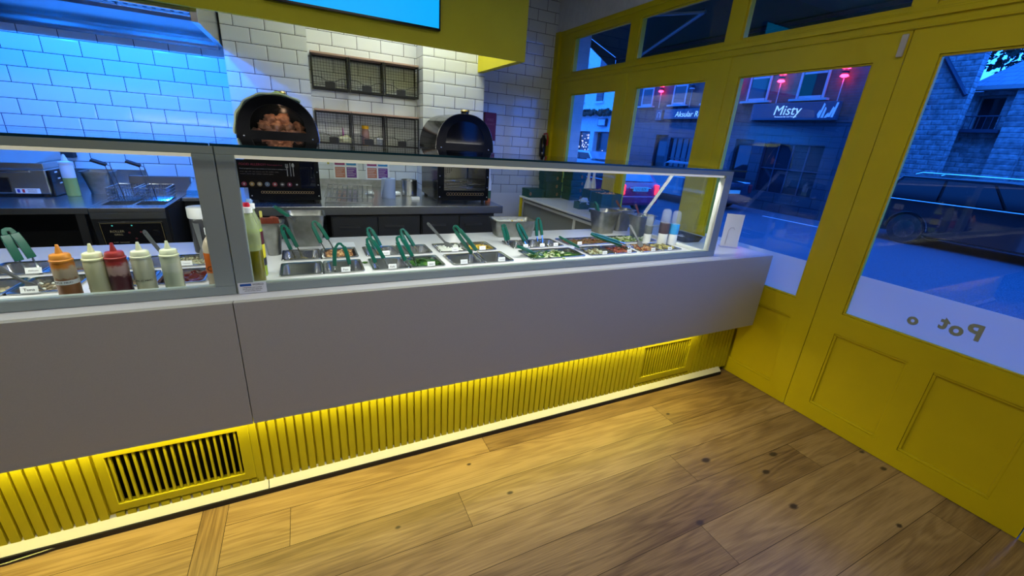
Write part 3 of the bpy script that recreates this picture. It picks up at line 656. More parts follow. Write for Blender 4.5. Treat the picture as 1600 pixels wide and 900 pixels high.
# ---- tongs
def tongs(hinge, tip, spread, sd, label, grip=.62, wd=.011, tk=1.35):
    H = Vector(hinge); T = Vector(tip); t = thing('tongs', label, 'tongs', tuple(T), 'green handled serving tongs')
    ax = (T-H); L = ax.length; ax.normalize(); s_ = Vector(sd); s_ = (s_ - ax*s_.dot(ax)).normalized(); nn = ax.cross(s_).normalized()
    def at(u, v): return H + ax*(u*L) + s_*v
    hw = spread/2
    def strip(pts, w_, th):
        m = MB(); rings = []
        for i, p in enumerate(pts):
            d = (pts[min(i+1, len(pts)-1)]-pts[max(i-1, 0)]).normalized(); o_ = nn.cross(d).normalized()
            ww = w_[i] if isinstance(w_, list) else w_
            rings.append([p+nn*ww*.5+o_*th*.5, p-nn*ww*.5+o_*th*.5, p-nn*ww*.5-o_*th*.5, p+nn*ww*.5-o_*th*.5])
        return m.loops(rings)
    loop = [at(.10, -hw*.35-.006), at(.05, -.0095), at(.012, -.007), at(0, 0), at(.012, .007), at(.05, .0095), at(.10, hw*.35+.006)]
    strip(loop, wd, .0065*tk).build('hinge_loop', GREENP, t, smooth=True, ang=50, bevel=.0008)
    for sg in (-1, 1):
        P = [at(.10, sg*(hw*.35+.006)), at(.3, sg*(hw*.6+.005)), at(grip, sg*(hw*.85+.003))]
        strip(P, [wd, wd*1.3, wd*1.15], .0115*tk).build('grip', GREENP, t, smooth=True, ang=50, bevel=.0015)
        Q = [at(grip-.02, sg*(hw*.85+.003)), at(.9, sg*(hw*.98)), at(1.0, sg*hw*.93)]
        strip(Q, [wd*.7, wd*.9, wd*1.8], .0045).build('arm', CHROME, t, smooth=True, ang=50)
TG = [((-.945, 2.02, 1.030), (-.895, 1.99, .862), .030, (1, .6, 0), 'large green tongs leaning in the halloumi pan at far left'),
 ((-.130, 2.10, 1.092), (-.050, 2.115, 1.025), .016, (0, 1, 0), 'green tongs lying across the tall square container'),
 ((-.102, 1.985, 1.030), (-.050, 2.03, .858), .026, (1, .2, 0), 'green tongs in the back pan in front of the tall container'),
 ((.020, 2.08, 1.026), (.082, 2.06, .880), .036, (1, .2, 0), 'green tongs standing in the brown nuts'),
 ((.104, 1.775, .996), (.112, 1.765, .850), .062, (1, 0, 0), 'green tongs standing astride with open legs behind the Peas card'),
 ((.250, 2.02, 1.003), (.312, 2.00, .855), .030, (1, .3, 0), 'green tongs in the back pan behind the Kale card, the rear of a pair'),
 ((.220, 1.79, 1.010), (.288, 1.785, .850), .042, (1, .2, 0), 'green tongs in the front pan behind the Kale card, the front of a pair'),
 ((.402, 2.00, .996), (.472, 1.975, .855), .030, (1, .3, 0), 'green tongs in the back pan behind the spinach'),
 ((.344, 1.79, 1.012), (.415, 1.78, .852), .038, (1, .2, 0), 'green tongs dipping into the spinach pan'),
 ((.603, 1.80, 1.050), (.755, 1.765, .855), .026, (1, -.5, 0), 'long green tongs slanting over the sweetcorn into the front pan'),
 ((.966, 2.04, .998), (1.004, 2.01, .862), .012, (1, 0, 0), 'closed green tongs in the left of the three narrow pans'),
 ((1.028, 1.99, 1.012), (1.122, 1.985, .862), .022, (1, .2, 0), 'green tongs leaning in the middle narrow pan'),
 ((1.200, 2.07, 1.026), (1.222, 2.05, .862), .034, (1, 0, 0), 'green tongs upright between the middle and right narrow pans'),
 ((.925, 1.765, .948), (1.085, 1.80, .880), .020, (.2, 1, 0), 'green tongs lying low in the lettuce pan'),
 ((1.215, 1.84, .968), (1.405, 1.825, .875), .020, (.2, 1, 0), 'green tongs lying between the lettuce and the beans'),
 ((1.43, 1.85, .975), (1.735, 1.79, .885), .030, (0, 1, .4), 'green tongs lying open from the tomato to the brown chunks'),
 ((1.715, 2.225, 1.092), (1.775, 2.235, 1.0), .014, (0, 1, 0), 'green tongs standing in the left tall tub at the right end')]
for i, a in enumerate(TG): tongs(*a[:4], label=a[4], wd=.016 if i == 0 else .011, tk=2.0 if i == 0 else 1.35)
# ---- spoons and spatulas
def spoon(p0, p1, label, flat=True, slotted=False, wd=.016):
    P0 = Vector(p0); P1 = Vector(p1); t = thing('serving_spoon', label, 'spoon', tuple(P1)); ax = (P1-P0); L = ax.length; ax.normalize()
    side = ax.cross(Vector((0, 1, .3))).normalized(); up = side.cross(ax)
    def ring(p, w, th): return [p+side*w*.5+up*th, p-side*w*.5+up*th, p-side*w*.5-up*th, p+side*w*.5-up*th]
    prof = [(0, .010, .002), (.04, wd, .003), (.16, wd, .003), (.5, wd*.75, .003), (.72, wd*.55, .003)]
    MB().loops([ring(P0+ax*L*u, w, th) for u, w, th in prof]).build('handle', GREYP, t, smooth=True, ang=40, bevel=.001)
    MB().loops([ring(P0+ax*L*u, w, th) for u, w, th in ((.70, wd*.55, .002), (.8, .030, .0015), (.92, .036, .0015), (1.0, .022, .0015))]).build('bowl', GREYP, t, smooth=True, bevel=.001)
    MB().lathe([(.003, -.0036), (.003, .0036)], M=MX(P0+ax*L*.09, side, ax), n=12).build('hang_hole', BLACKM, t)
spoon((.566, 2.135, .998), (.660, 2.00, .880), 'grey spatula resting in the white creamy filling')
spoon((1.745, 1.90, 1.010), (1.775, 1.80, .896), 'grey spoon resting between the brown chunks and the pickles')
spoon((-.955, 1.86, .985), (-.795, 1.77, .870), 'grey spoon resting in the tuna salad')
spoon((-.600, 2.10, .998), (-.500, 1.98, .868), 'grey ladle leaning right behind the red squeeze bottle')
spoon((-.435, 2.14, 1.035), (-.402, 2.03, .880), 'grey slotted spoon standing behind the Couscous card', wd=.021)
# ================================================================== THINGS ON THE SERVICE COUNTER
def saucemat(name, base, hi=None, lo=None, z0=0, rough=.3, scale=40):
    """translucent bottle with sauce smeared on its inside: patches of two colours"""
    m = mat(name, base, rough); n, l, b = nodes(m); b.inputs['Subsurface Weight'].default_value = .15; b.inputs['Subsurface Radius'].default_value = (.01, .008, .004)
    if hi:
        tc = n.new('ShaderNodeTexCoord'); sp = n.new('ShaderNodeSeparateXYZ'); nz = n.new('ShaderNodeTexNoise'); nz.inputs['Scale'].default_value = scale; nz.inputs['Detail'].default_value = 2
        l.new(tc.outputs['Object'], sp.inputs[0]); l.new(tc.outputs['Object'], nz.inputs[0])
        a = n.new('ShaderNodeMath'); a.operation = 'MULTIPLY_ADD'; l.new(nz.outputs[0], a.inputs[0]); a.inputs[1].default_value = .05; l.new(sp.outputs[2], a.inputs[2])
        cr = n.new('ShaderNodeValToRGB'); mr = n.new('ShaderNodeMapRange'); mr.inputs[1].default_value = 0; mr.inputs[2].default_value = .2; l.new(a.outputs[0], mr.inputs[0]); l.new(mr.outputs[0], cr.inputs[0])
        e = cr.color_ramp.elements; e[0].position = 0; e[0].color = (*lo, 1); e[1].position = 1; e[1].color = (*lo, 1)
        cr.color_ramp.interpolation = 'LINEAR'
        for p, c in ((lo_hi[0], lo), (lo_hi[0]+.04, hi), (lo_hi[1], hi), (lo_hi[1]+.04, base)):
            q = e.new(p); q.color = (*c, 1)
        e[len(e)-1].color = (*base, 1)
        l.new(cr.outputs[0], b.inputs['Base Color'])
    return m
def squeeze(x, y, label, bm_, cap, tilt=0, band=None, h=.126, r=.0265, bottom=PT+.0003):
    t = thing('squeeze_bottle', label, 'bottle', (x, y, bottom), 'squeeze bottles behind the left glass')
    z = bottom
    MB().lathe([(r*.9, 0), (r, .004), (r, h-.012), (r*.93, h-.006), (r*.93, h)], (x, y, z), 28).build('body', bm_, t, smooth=True)
    c = MB().lathe([(r*1.02, h-.004), (r*1.02, h+.001), (r*.9, h+.003), (r*.88, h+.014), (r*.78, h+.018), (r*.33, h+.020), (r*.28, h+.026), (r*.13, h+.046), (r*.10, h+.046)], (x, y, z), 28).build('cap', cap, t, smooth=True, ang=40)
    if band:
        MB().lathe([(r*1.012, h*.42), (r*1.012, h*.42+.013)], (x, y, z), 28).build('label_band', CARD, t)
        b = MB(); n = len(band)
        for i, ch in enumerate(band):
            a = R_(-90-18) + (i-(n-1)/2)*.165; p = (x+r*1.02*math.cos(a), y+r*1.02*math.sin(a), z+h*.42+.0065)
            b.text(ch, .0085, MX(p, (-math.sin(a), math.cos(a), 0), ZP), .0001)
        b.build('lettering', INK, t)
    return t
lo_hi = (.46, .62)
squeeze(-.680, 1.650, 'squeeze bottle of brown sauce with orange cap and a white name band', saucemat('sauce_chipotle', (.50, .17, .02), (.42, .33, .22), (.26, .10, .03)), mat('cap_orange', (.62, .24, .03), .35), band='CHIPOTLE MAYO')
squeeze(-.608, 1.650, 'cream coloured squeeze bottle with the bent nozzle between the brown and the red bottle', saucemat('sauce_mayo', (.52, .50, .30)), mat('cap_cream', (.70, .70, .42), .35))
squeeze(-.557, 1.652, 'squeeze bottle of dark red sauce with a red cap', saucemat('sauce_red', (.30, .03, .025), (.42, .27, .24), (.085, .012, .022)), mat('cap_red', (.30, .03, .025), .35))
squeeze(-.495, 1.652, 'cream squeeze bottle marked with small capital letters on bare plastic, right of the red bottle', saucemat('sauce_garlic', (.50, .49, .34)), mat('cap_cream_b', (.66, .67, .46), .35), band=None)
g = MB()
for i, ch in enumerate('GARLIC MAYO'):
    a = R_(-90-2) + (i-5)*.165; g.text(ch, .0085, MX((-.495+.0268*math.cos(a), 1.652+.0268*math.sin(a), PT+.05), (-math.sin(a), math.cos(a), 0), ZP), .0001)
gl_ = g.build('lettering', INK, [o for o in col.objects if o.name.startswith('squeeze_bottle')][-1])
squeeze(-.423, 1.656, 'palest squeeze bottle, unmarked, rightmost before the grey post', saucemat('sauce_white', (.46, .50, .36), (.52, .55, .44), (.42, .46, .33)), mat('cap_cream_c', (.66, .69, .47), .35))
# orange sauce bottle half hidden by the post
t = thing('sauce_bottle', 'orange sauce bottle with white cap half hidden by the grey post', 'bottle', (-.305, 1.675, PT))
MB().lathe([(.027, 0), (.029, .004), (.029, .145), (.022, .165), (.013, .178), (.013, .186)], (-.305, 1.675, PT+.0003), 26).build('body', mat('bottle_wall', (.50, .42, .30), .3), t, smooth=True)
MB().lathe([(.0294, .055), (.0294, .125)], (-.305, 1.675, PT), 26).build('wrap_label', mat('orange_label', (.62, .13, .01), .4), t, smooth=True)
MB().lathe([(.0150, .186), (.0150, .208), (.009, .212), (.007, .236)], (-.305, 1.675, PT), 22).build('cap', WHITEP, t, smooth=True, ang=40)
MB().text('C', .026, MX((-.318, 1.6475, PT+.07), XP, ZP), .0003).build('lettering', INK, t)
# oil bottles
OILB = mat('oil_dark', (.13, .115, .005), .1); OILC = mat('clear_plastic_green', (.38, .45, .22), .12, alpha=.55); OILG = mat('green_oil', (.30, .42, .03), .15)
def oil(x, y, label, cap, low, lowz, hi, lbl=False):
    t = thing('oil_bottle', label, 'bottle', (x, y, PT))
    MB().lathe([(.0275, .0), (.030, .006), (.030, lowz)], (x, y, PT+.0003), 26).build('oil', low, t, smooth=True)
    MB().lathe([(.030, lowz+.0005), (.030, .185), (.027, .21), (.014, .248), (.013, .258)], (x, y, PT), 26).build('clear_wall', hi, t, smooth=True)
    MB().lathe([(.0165, .258), (.0165, .276), (.008, .278)], (x, y, PT), 22).build('cap', WHITEP, t, smooth=True, ang=40)
    MB().lathe([(.010, .278), (.011, .284), (.0085, .292)], (x, y, PT), 18).build('spout', cap, t, smooth=True)
    if lbl:
        MB().lathe([(.0305, .075), (.0305, .125)], (x, y, PT), 26).build('label_wrap', mat('label_yellow', (.65, .55, .02), .5), t)
        MB().lathe([(.0308, .045), (.0308, .073)], (x, y, PT), 26).build('label_foot', mat('label_dark', (.02, .02, .03), .5), t)
        MB().lathe([(.0306, .127), (.0306, .175)], (x, y, PT), 26).build('label_top', mat('label_maroon', (.07, .008, .02), .5), t)
oil(-.189, 1.680, 'oil bottle with red spout half full of dark olive oil', mat('spout_red', (.55, .01, .03), .3), OILB, .125, OILC)
oil(-.188, 1.758, 'green oil bottle with yellow and black label behind the dark oil bottle', mat('spout_blue', (.2, .3, .5), .3), OILG, .185, OILC, True)
# spice jar behind
t = thing('spice_jar', 'clear jar of dark flakes with a wide white lid behind the orange bottle', 'jar', (-.420, 2.16, PT))
MB().lathe([(.036, 0), (.038, .005), (.038, .14), (.034, .15)], (-.420, 2.16, PT+.0003), 26).build('jar_body', mat('smoked_jar', (.045, .045, .05), .15), t, smooth=True)
MB().lathe([(.040, .15), (.042, .153), (.042, .195), (.038, .198)], (-.420, 2.16, PT), 26).build('lid', WHITEP, t, smooth=True, ang=40)

# deep tubs
def tub(cx, cy, w, d, h, label, mt=TUBSTEEL, bottom=PT+.0004, rot=0, name='steel_tub', sh=.026):
    m = MB(); o = lambda k, z, r=sh: rr(0, 0, w-2*k, d-2*k, r, z); tp = .016 if h > .1 else .01
    m.loops([o(.012+tp, 0, .02), o(.010+tp, .01), o(.010, h-.03), o(.0075, h-.022), o(.0075, h-.004), o(0, h-.004, .02), o(0, h, .02), o(.009, h, .02), o(.0095, h-.022), o(.012, h-.03), o(.012+tp, .012), o(.016+tp, .003, .02)])
    m.v = [Matrix.Translation((cx, cy, bottom)) @ Matrix.Rotation(R_(rot), 4, 'Z') @ v for v in m.v]
    return tag(m.build(name, mt, smooth=True, ang=45), label, 'tub', 'stainless steel tubs')
tub(-.012, 2.22, .175, .16, .155, 'tall square steel tub behind the left back row pan')
tub(-.150, 2.06, .105, .115, .148, 'small tall steel tub of brown sachets left of the square tub')
tub(1.130, 2.25, .27, .17, .100, 'low square steel tub standing behind the three narrow pans', rot=-6)
tub(1.815, 2.235, .175, .165, .152, 'leftmost of the three tall tubs at the right end')
tub(2.005, 2.275, .165, .12, .150, 'middle of the three tall tubs at the right end, partly hidden')
tub(1.985, 2.055, .17, .13, .152, 'front tall tub at the right end, nearest the pickles')
food('tub_filling', 'pale filling in the low square tub', 'food', 1.130, 2.25, .215, .12, PT+.085, [WH, CORN], 'ball', 20, seed=31)
food('egg_filling', 'yellow and white filling in the middle tall tub', 'food', 2.005, 2.275, .12, .08, PT+.138, [YEL, WH, WGR], 'ball', 40, .01, 32)
food('dark_filling', 'dark filling in the front tall tub at the right', 'food', 1.985, 2.055, .12, .085, PT+.136, [BEAN2, WGR, SP], 'ball', 40, .008, 33)
food('pale_filling', 'pale filling in the leftmost tall tub at the right', 'food', 1.815, 2.235, .125, .12, PT+.126, [WGR, BG], 'ball', 30, .008, 34)
sm = mat('sachet_brown', (.14, .028, .014), .4)
for i, (dx, dy) in enumerate(((-.022, -.012), (-.002, -.014), (.020, -.008), (.008, .016))):
    b = MB(); A = Matrix.Translation((-.150+dx, 2.06+dy, PT+.118)) @ Matrix.Rotation(R_(12*(i-1.5)), 4, 'Z') @ Matrix.Rotation(R_(8), 4, 'X')
    b.box(-.013, .013, -.0035, .0035, 0, .052, A); tag(b.build('sachet', sm, bevel=.002), 'upright brown sachet in the small tall tub', 'sachet', 'brown sachets in the small tub')
b = MB(); b.box(-.188, -.178, 2.05, 2.06, PT+.14, PT+.195); tag(b.build('yellow_sachet', mat('sachet_yellow', (.5, .45, .1), .5), bevel=.001), 'pale yellow sachet at the left corner of the small tub', 'sachet')
spoon((1.945, 2.29, 1.095), (2.005, 2.285, 1.025), 'dark brown handled spoon standing in the middle tall tub')
spoon((1.915, 2.06, 1.105), (1.965, 2.06, 1.025), 'dark brown handled spoon standing in the front tall tub')
for o in list(col.objects):
    if o.parent and o.parent.name.startswith('serving_spoon') and 'brown handled' in o.parent.get('label', ''):
        if o.name.startswith('handle'): o.data.materials[0] = mat('brown_handle', (.09, .02, .015), .4)
# mills and cruets (upside down, base label band)
def mill(x, y, s0, label, cb, band, base, name='spice_mill'):
    t = thing(name, label, 'mill', (x, y, PT)); z = PT+.0003; s = s0*1.12; hs = 1/1.12
    MB().lathe([(.024*s, 0), (.026*s, .004), (.026*s, .062*s)], (x, y, z), 24).build('grinder_base', base, t, smooth=True, ang=40)
    MB().lathe([(.0265*s, .0625*s), (.0275*s, .066*s), (.0275*s, .118*s), (.0265*s, .122*s)], (x, y, z), 24).build('band', band, t, smooth=True, ang=40)
    MB().lathe([(.0262*s, .1225*s), (.0262*s, .17*s), (.022*s, .192*s), (.012*s, .199*s)], (x, y, z), 24).build('glass_body', cb, t, smooth=True)
CLR = mat('clear_jar', (.55, .6, .65), .08, alpha=.22)
mill(2.005, 1.870, 1.0, 'pepper mill with brown band, middle of the three small jars', CLR, mat('band_brown', (.06, .035, .03), .4), WHITEP)
mill(2.075, 1.855, .96, 'salt mill with bright blue band', CLR, mat('band_blue', (.03, .28, .62), .4), WHITEP)
mill(1.935, 1.93, .80, 'smaller clear jar with white base, leftmost of the three small jars', CLR, mat('band_grey', (.1, .11, .11), .4), WHITEP, 'spice_jar')
# black tray with bits, menu card holder
t = thing('black_tray', 'black tray holding small wrapped items at the right end of the worktop', 'tray', (2.28, 1.95, PT))
m = MB(); q = lambda k, z: rr(2.28, 1.955, .17-2*k, .21-2*k, .02, z)
m.loops([q(.014, PT+.001), q(0, PT+.034), q(.004, PT+.034), q(.017, PT+.005)]); m.build('tray', BLACKM, t, smooth=True)
for i in range(7):
    a = random.Random(i); m = MB(); A = Matrix.Translation((2.28+a.uniform(-.05, .05), 1.955+a.uniform(-.065, .065), PT+.012)) @ Matrix.Rotation(a.uniform(0, 3), 4, 'Z')
    m.box(-.02, .02, -.009, .009, 0, .006, A); tag(m.build('wrapped_sachet', WHITEP if i % 2 else GRY, bevel=.002), 'small wrapped sachet in the black tray', 'sachet', 'sachets in the black tray')
t = thing('menu_holder', 'white card standing upright in a clear holder at the right end of the counter', 'card holder', (2.45, 1.70, PT))
A = MX((2.43, 1.71, PT), (.62, -.50, 0), ZP)
MB().box(-.052, .052, .006, .215, -.002, .002, A).build('card', mat('menu_card', (.62, .62, .66), .5), t)
MB().box(-.056, .056, 0, .006, -.022, .022, A).build('foot', CLR, t)
MB().tube([A @ Vector(p) for p in ((-.024, .02, .004), (-.022, .11, .004), (-.012, .128, .004), (.004, .130, .004), (.012, .118, .004))], .0011, 6).build('line_drawing', GRY, t)

# ================================================================== KITCHEN, BACK COUNTER
BY = 3.215
t = thing('back_counter', 'stainless steel back counter carrying the two black potato ovens', 'counter', (.5, 3.8, 0))
MB().box(-.62, 1.509, BY, 4.139, .838, .90).build('steel_top', STEEL, t, bevel=.003)
MB().box(-.462, .111, 4.128, 4.1385, .9, 1.0).build('upstand', TUBSTEEL, t)
MB().box(.114, 1.054, 4.14, 4.38, .87, .899).build('alcove_top', STEEL, t); MB().box(.114, 1.054, 4.375, 4.3895, .899, .965).build('upstand', TUBSTEEL, t)
for i, x in enumerate((-.60, .15, .82)):
    b = thing('under_counter_fridge', 'dark under-counter cabinet, %s of the three under the steel top' % ('leftmost', 'middle', 'rightmost')[i], 'fridge', (x+.3, 3.6, 0))
    wx = .66 if i < 2 else .64
    MB().box(x, x+wx, 3.29, 4.12, .08, .83).build('body', BLACKM, b)
    MB().box(x+.006, x+wx/2-.003, 3.27, 3.289, .10, .81).build('door', mat('fridge_door', (.02, .021, .023), .45), b, bevel=.003)
    MB().box(x+wx/2+.003, x+wx-.006, 3.27, 3.289, .10, .81).build('door', mat('fridge_door_b', (.02, .021, .023), .45), b, bevel=.003)
    MB().box(x+.05, x+.2, 3.258, 3.269, .73, .745).build('handle', DKSTEEL, b); MB().box(x+wx/2+.05, x+wx/2+.2, 3.258, 3.269, .73, .745).build('handle', DKSTEEL, b)
    for lx in (x+.04, x+wx-.04): MB().lathe([(.02, 0), (.02, .08)], (lx, 3.33, 0), 12).build('leg', CHROME, b)
# ---- potato ovens
OV = 3.40
def dome(w, h, n=30, k=2.3):
    p = []
    for i in range(n+1):
        a = math.pi*i/n; c, s_ = math.cos(a), math.sin(a)
        p.append((w/2*math.copysign(abs(c)**(2/k), c), h*abs(s_)**(2/k)))
    return p
def oven(cx, label, lit, x_w=.455):
    y0, y1 = OV, OV+.52; z0, z1 = .9005, 1.300; t = thing('potato_oven', label, 'oven', (cx, (y0+y1)/2, z0))
    hw = x_w/2
    for sx in (-hw+.03, hw-.03):
        for sy in (y0+.04, y1-.04): MB().lathe([(.015, 0), (.018, .018)], (cx+sx, sy, z0), 12).build('foot', BLACKM, t)
    zb = z0+.018
    b = MB(); b.box(cx-hw, cx-hw+.012, y0, y1, zb, z1); b.box(cx+hw-.012, cx+hw, y0, y1, zb, z1); b.box(cx-hw+.012, cx+hw-.012, y0, y1, zb, zb+.012); b.box(cx-hw+.012, cx+hw-.012, y1-.012, y1, zb+.012, z1); b.box(cx-hw+.012, cx+hw-.012, y0+.0, y1-.012, z1-.012, z1)
    b.build('cabinet', BLACK, t, bevel=.003)
    # front face frame and door glass
    MB().holes('y', y0-.012, y0-.0005, cx-hw, cx+hw, zb, z1, [(cx-hw+.055, cx+hw-.03, zb+.085, z1-.03)]).build('front_frame', BLACKF, t, bevel=.002)
    gm = mat('dark_glass', (.004, .005, .012), .04) if not lit else WINGLASS
    d_ = MB().box(cx-hw+.055, cx+hw-.03, y0-.010, y0-.005, zb+.085, z1-.03).build('door_glass', gm, t)
    # bronze hexagon band
    hx = MB(); nH = 20 if not lit else 14; a0 = cx-hw+.075; a1 = cx+hw-.045
    for i in range(nH):
        hxp = a0+(a1-a0)*(i+.5)/nH; rr_ = (a1-a0)/nH*.5
        hx.tube([(hxp+rr_*math.cos(k*math.pi/3), y0-.0135, zb+.055+rr_*1.0*math.sin(k*math.pi/3)) for k in range(6)], .0012, 5, True)
    hx.build('hexagon_trim', mat('bronze', (.55, .36, .16), .4, .3), t)
    for sx in (-hw+.018, hw-.014):
        for z in (zb+.03, zb+.11, zb+.20): MB().ball((cx+sx, y0-.0125, z), .005, .003, .005, 10, 6).build('screw', CHROME, t, smooth=True)
    # dome : shell open at the front, closed at the back
    P = dome(.492, .282); Q = dome(.468, .268); zc = z1+.0005
    sh = MB(); n = len(P); vs_ = []
    for (poly, yy) in ((P, y0-.012), (P, y1), (Q, y1-.014), (Q, y0-.012)): vs_ += [(cx+p, yy, zc+.022+q) for p, q in poly]
    fs = []
    for k in range(4):
        k2 = (k+1) % 4
        for i in range(n-1): fs.append((k*n+i, k*n+i+1, k2*n+i+1, k2*n+i))
    sh.add(vs_, fs); sh.build('dome_shell', BLACK, t, smooth=True, ang=40)
    MB().box(cx-.246, cx+.246, y0-.012, y1, zc, zc+.021).build('dome_floor', BLACKM, t, bevel=.004)
    bk_ = MB(); bk_.add([(cx+p*.95, y1-.016, zc+.022+q*.95) for p, q in P], [tuple(range(n))]); bk_.add([(cx+p*.95, y1-.010, zc+.022+q*.95) for p, q in P], [tuple(range(n))]); bk_.build('dome_back', BLACK, t)
    # front ring : half-moon panel with a half-moon window
    fw_ = MB(); kx = .68; kz = .60; zo = .058
    o1 = [(cx+p, zc+.022+q) for p, q in P]; i1 = [(cx+p*kx, zc+.022+zo+q*kz) for p, q in P]
    vs_ = [(p, y0-.022, q) for p, q in o1]+[(p, y0-.022, q) for p, q in i1]+[(p, y0-.0125, q) for p, q in o1]+[(p, y0-.0125, q) for p, q in i1]
    fs = []
    for i in range(n-1): fs += [(i, i+1, n+i+1, n+i), (2*n+i, 3*n+i, 3*n+i+1, 2*n+i+1), (i, 2*n+i, 2*n+i+1, i+1), (n+i, n+i+1, 3*n+i+1, 3*n+i)]
    fs += [(0, n, 2*n-1, n-1), (2*n, 3*n-1, 4*n-1, 3*n), (0, n-1, 3*n-1, 2*n), (n, 3*n, 4*n-1, 2*n-1)]
    fw_.add(vs_, fs); fw_.build('dome_front', BLACKF, t, smooth=True, ang=30)
    win = MB(); win.loops([[(p, y0-.018, q) for p, q in i1], [(p, y0-.015, q) for p, q in i1]]); win.build('dome_window', mat('black_window', (.002, .003, .007), .08, spec=.2) if lit else WINGLASS, t)
    MB().tube([(cx+p*1.003, y0-.017, zc+.022+q*1.003) for p, q in P], .0035, 6).build('chrome_edge', mat('edge_silver', (.45, .45, .44), .25, 1.0), t, smooth=True)
    for sx in (-.205, .205): MB().ball((cx+sx, y0-.0225, zc+.042), .006, .004, .006, 10, 6).build('screw', CHROME, t, smooth=True)
    v = MB(); v.lathe([(.032, 0), (.032, .04)], (cx+.03, y0+.10, zc+.285), 22).build('vent_stack', BLACK, t, smooth=True, ang=40)
    MB().lathe([(.035, .0), (.037, .008), (.032, .014), (.008, .017)], (cx+.03, y0+.10, zc+.325), 22).build('brass_cap', mat('brass', (.45, .32, .10), .3, 1.0), t, smooth=True)
    return t
oven(-.128, 'left black domed potato oven with a green cloth over its top', False, .455)
oven(1.212, 'right black domed potato oven with a see-through lower door', True, .455)
# inside the left dome : potatoes and the warm oven lamp
PO = speckle(mat('potato_skin', rough=.6), (.28, .13, .07), (.55, .31, .18), 30, bump=.2)
rp = random.Random(5)
pts = [(-.26, .03, .0), (-.185, .02, .004), (-.11, .035, 0), (-.04, .02, .006), (.015, .05, 0), (-.215, .09, .052), (-.14, .075, .060), (-.07, .08, .058), (-.10, .12, .11), (-.17, .13, .10), (-.27, .15, 0), (0, .15, 0), (-.01, .13, .06)]
for i, (px_, dy, dz) in enumerate(pts):
    b = MB(); b.ball((0, 0, 0), .056, .038, .034, 14, 10, wob=.45)
    A = Matrix.Translation((px_-.0, OV+.03+dy, 1.323+.031+dz)) @ Matrix.Rotation(rp.uniform(0, 3), 4, 'Z') @ Matrix.Rotation(rp.uniform(-.3, .3), 4, 'Y'); b.v = [A @ v for v in b.v]
    tag(b.build('baked_potato', PO, smooth=True), 'brown baked potato behind the window of the left oven dome', 'potato', 'baked potatoes in the left oven dome')
def point(nm, loc, e, c, r=.02):
    d = bpy.data.lights.new(nm, 'POINT'); d.energy = e; d.color = c; d.shadow_soft_size = r; o = bpy.data.objects.new(nm, d); o.location = loc; col.objects.link(o); return o
point('oven_lamp', (-.11, OV+.06, 1.535), .2, (1, .62, .38), .012)
# inside of the right oven : fan guard and racks
t = thing('oven_rack', 'wire racks and round fan guard inside the right oven', 'rack', (1.21, OV+.3, .95))
b = MB()
for z in (1.0, 1.05): 
    for i in range(14): b.tube([(1.03+i*.026, OV+.02, z), (1.03+i*.026, OV+.48, z)], .0018, 5)
    for yy in (OV+.02, OV+.25, OV+.48): b.tube([(1.0, yy, z), (1.42, yy, z)], .0025, 5)
b.build('racks', CHROME, t)
b = MB(); b.box(1.0, 1.42, OV+.495, OV+.500, .94, 1.28); b.build('liner', mat('liner_steel', (.30, .29, .26), .4, .8), t)
b = MB()
for i in range(-5, 6):
    for j in range(-5, 6):
        if i*i+j*j < 27: b.lathe([(.0055, 0), (.0055, .002)], M=MX((1.19+i*.018, OV+.4935, 1.17+j*.016), XP, ZP), n=8)
b.build('fan_holes', BLACKM, t)
point('oven_lamp', (1.21, OV+.2, 1.26), .8, (1, .93, .8), .02)
# green cloth draped over the left dome
t_ = MB(); C0 = -.128; ring0 = []; ring1 = []
nst = 26
for yi in range(7):
    yy = OV-.034+.055*yi; r0 = []
    for i in range(nst+1):
        a = R_(182-(182-58)*i/nst) ; c, s_ = math.cos(a), math.sin(a); k = 2.3
        px_ = .246*math.copysign(abs(c)**(2/k), c); pz = .282*abs(s_)**(2/k)
        wv = .007+.003*math.sin(i*1.3+yi*1.1)
        r0.append(Vector((C0+px_*(1+wv*4)+.0, yy, 1.3225+pz+wv+.001)))
    ring0.append(r0)
vs_ = [p for r in ring0 for p in r]; nn_ = nst+1
up = [p+Vector(((p.x-C0)*.035, 0, .009)) for p in vs_]; N_ = len(vs_)
fs = []
for i in range(6):
    for j in range(nst):
        q = (i*nn_+j, i*nn_+j+1, (i+1)*nn_+j+1, (i+1)*nn_+j); fs.append(q); fs.append(tuple(N_+k for k in reversed(q)))
for j in range(nst): fs.append((j, N_+j, N_+j+1, j+1)); q = 6*nn_; fs.append((q+j, q+j+1, N_+q+j+1, N_+q+j))
for i in range(6): fs.append((i*nn_, (i+1)*nn_, N_+(i+1)*nn_, N_+i*nn_)); q = nst; fs.append((i*nn_+q, N_+i*nn_+q, N_+(i+1)*nn_+q, (i+1)*nn_+q))
t_.add(vs_+up, fs)
tag(t_.build('cloth', mat('lime_cloth', (.85, .95, .45), .8), smooth=True, ang=60), 'lime green cloth draped over the left oven dome', 'cloth')
b = MB(); b.ball((-.118, OV+.03, 1.613), .040, .035, .016, 12, 8, wob=.9); b.ball((-.088, OV+.015, 1.606), .03, .03, .014, 12, 8, wob=.9)
tag(b.build('crumpled_cloth', mat('lime_cloth_b', (.42, .56, .10), .8), smooth=True), 'crumpled olive green cloth corner on the crown of the left dome', 'cloth')

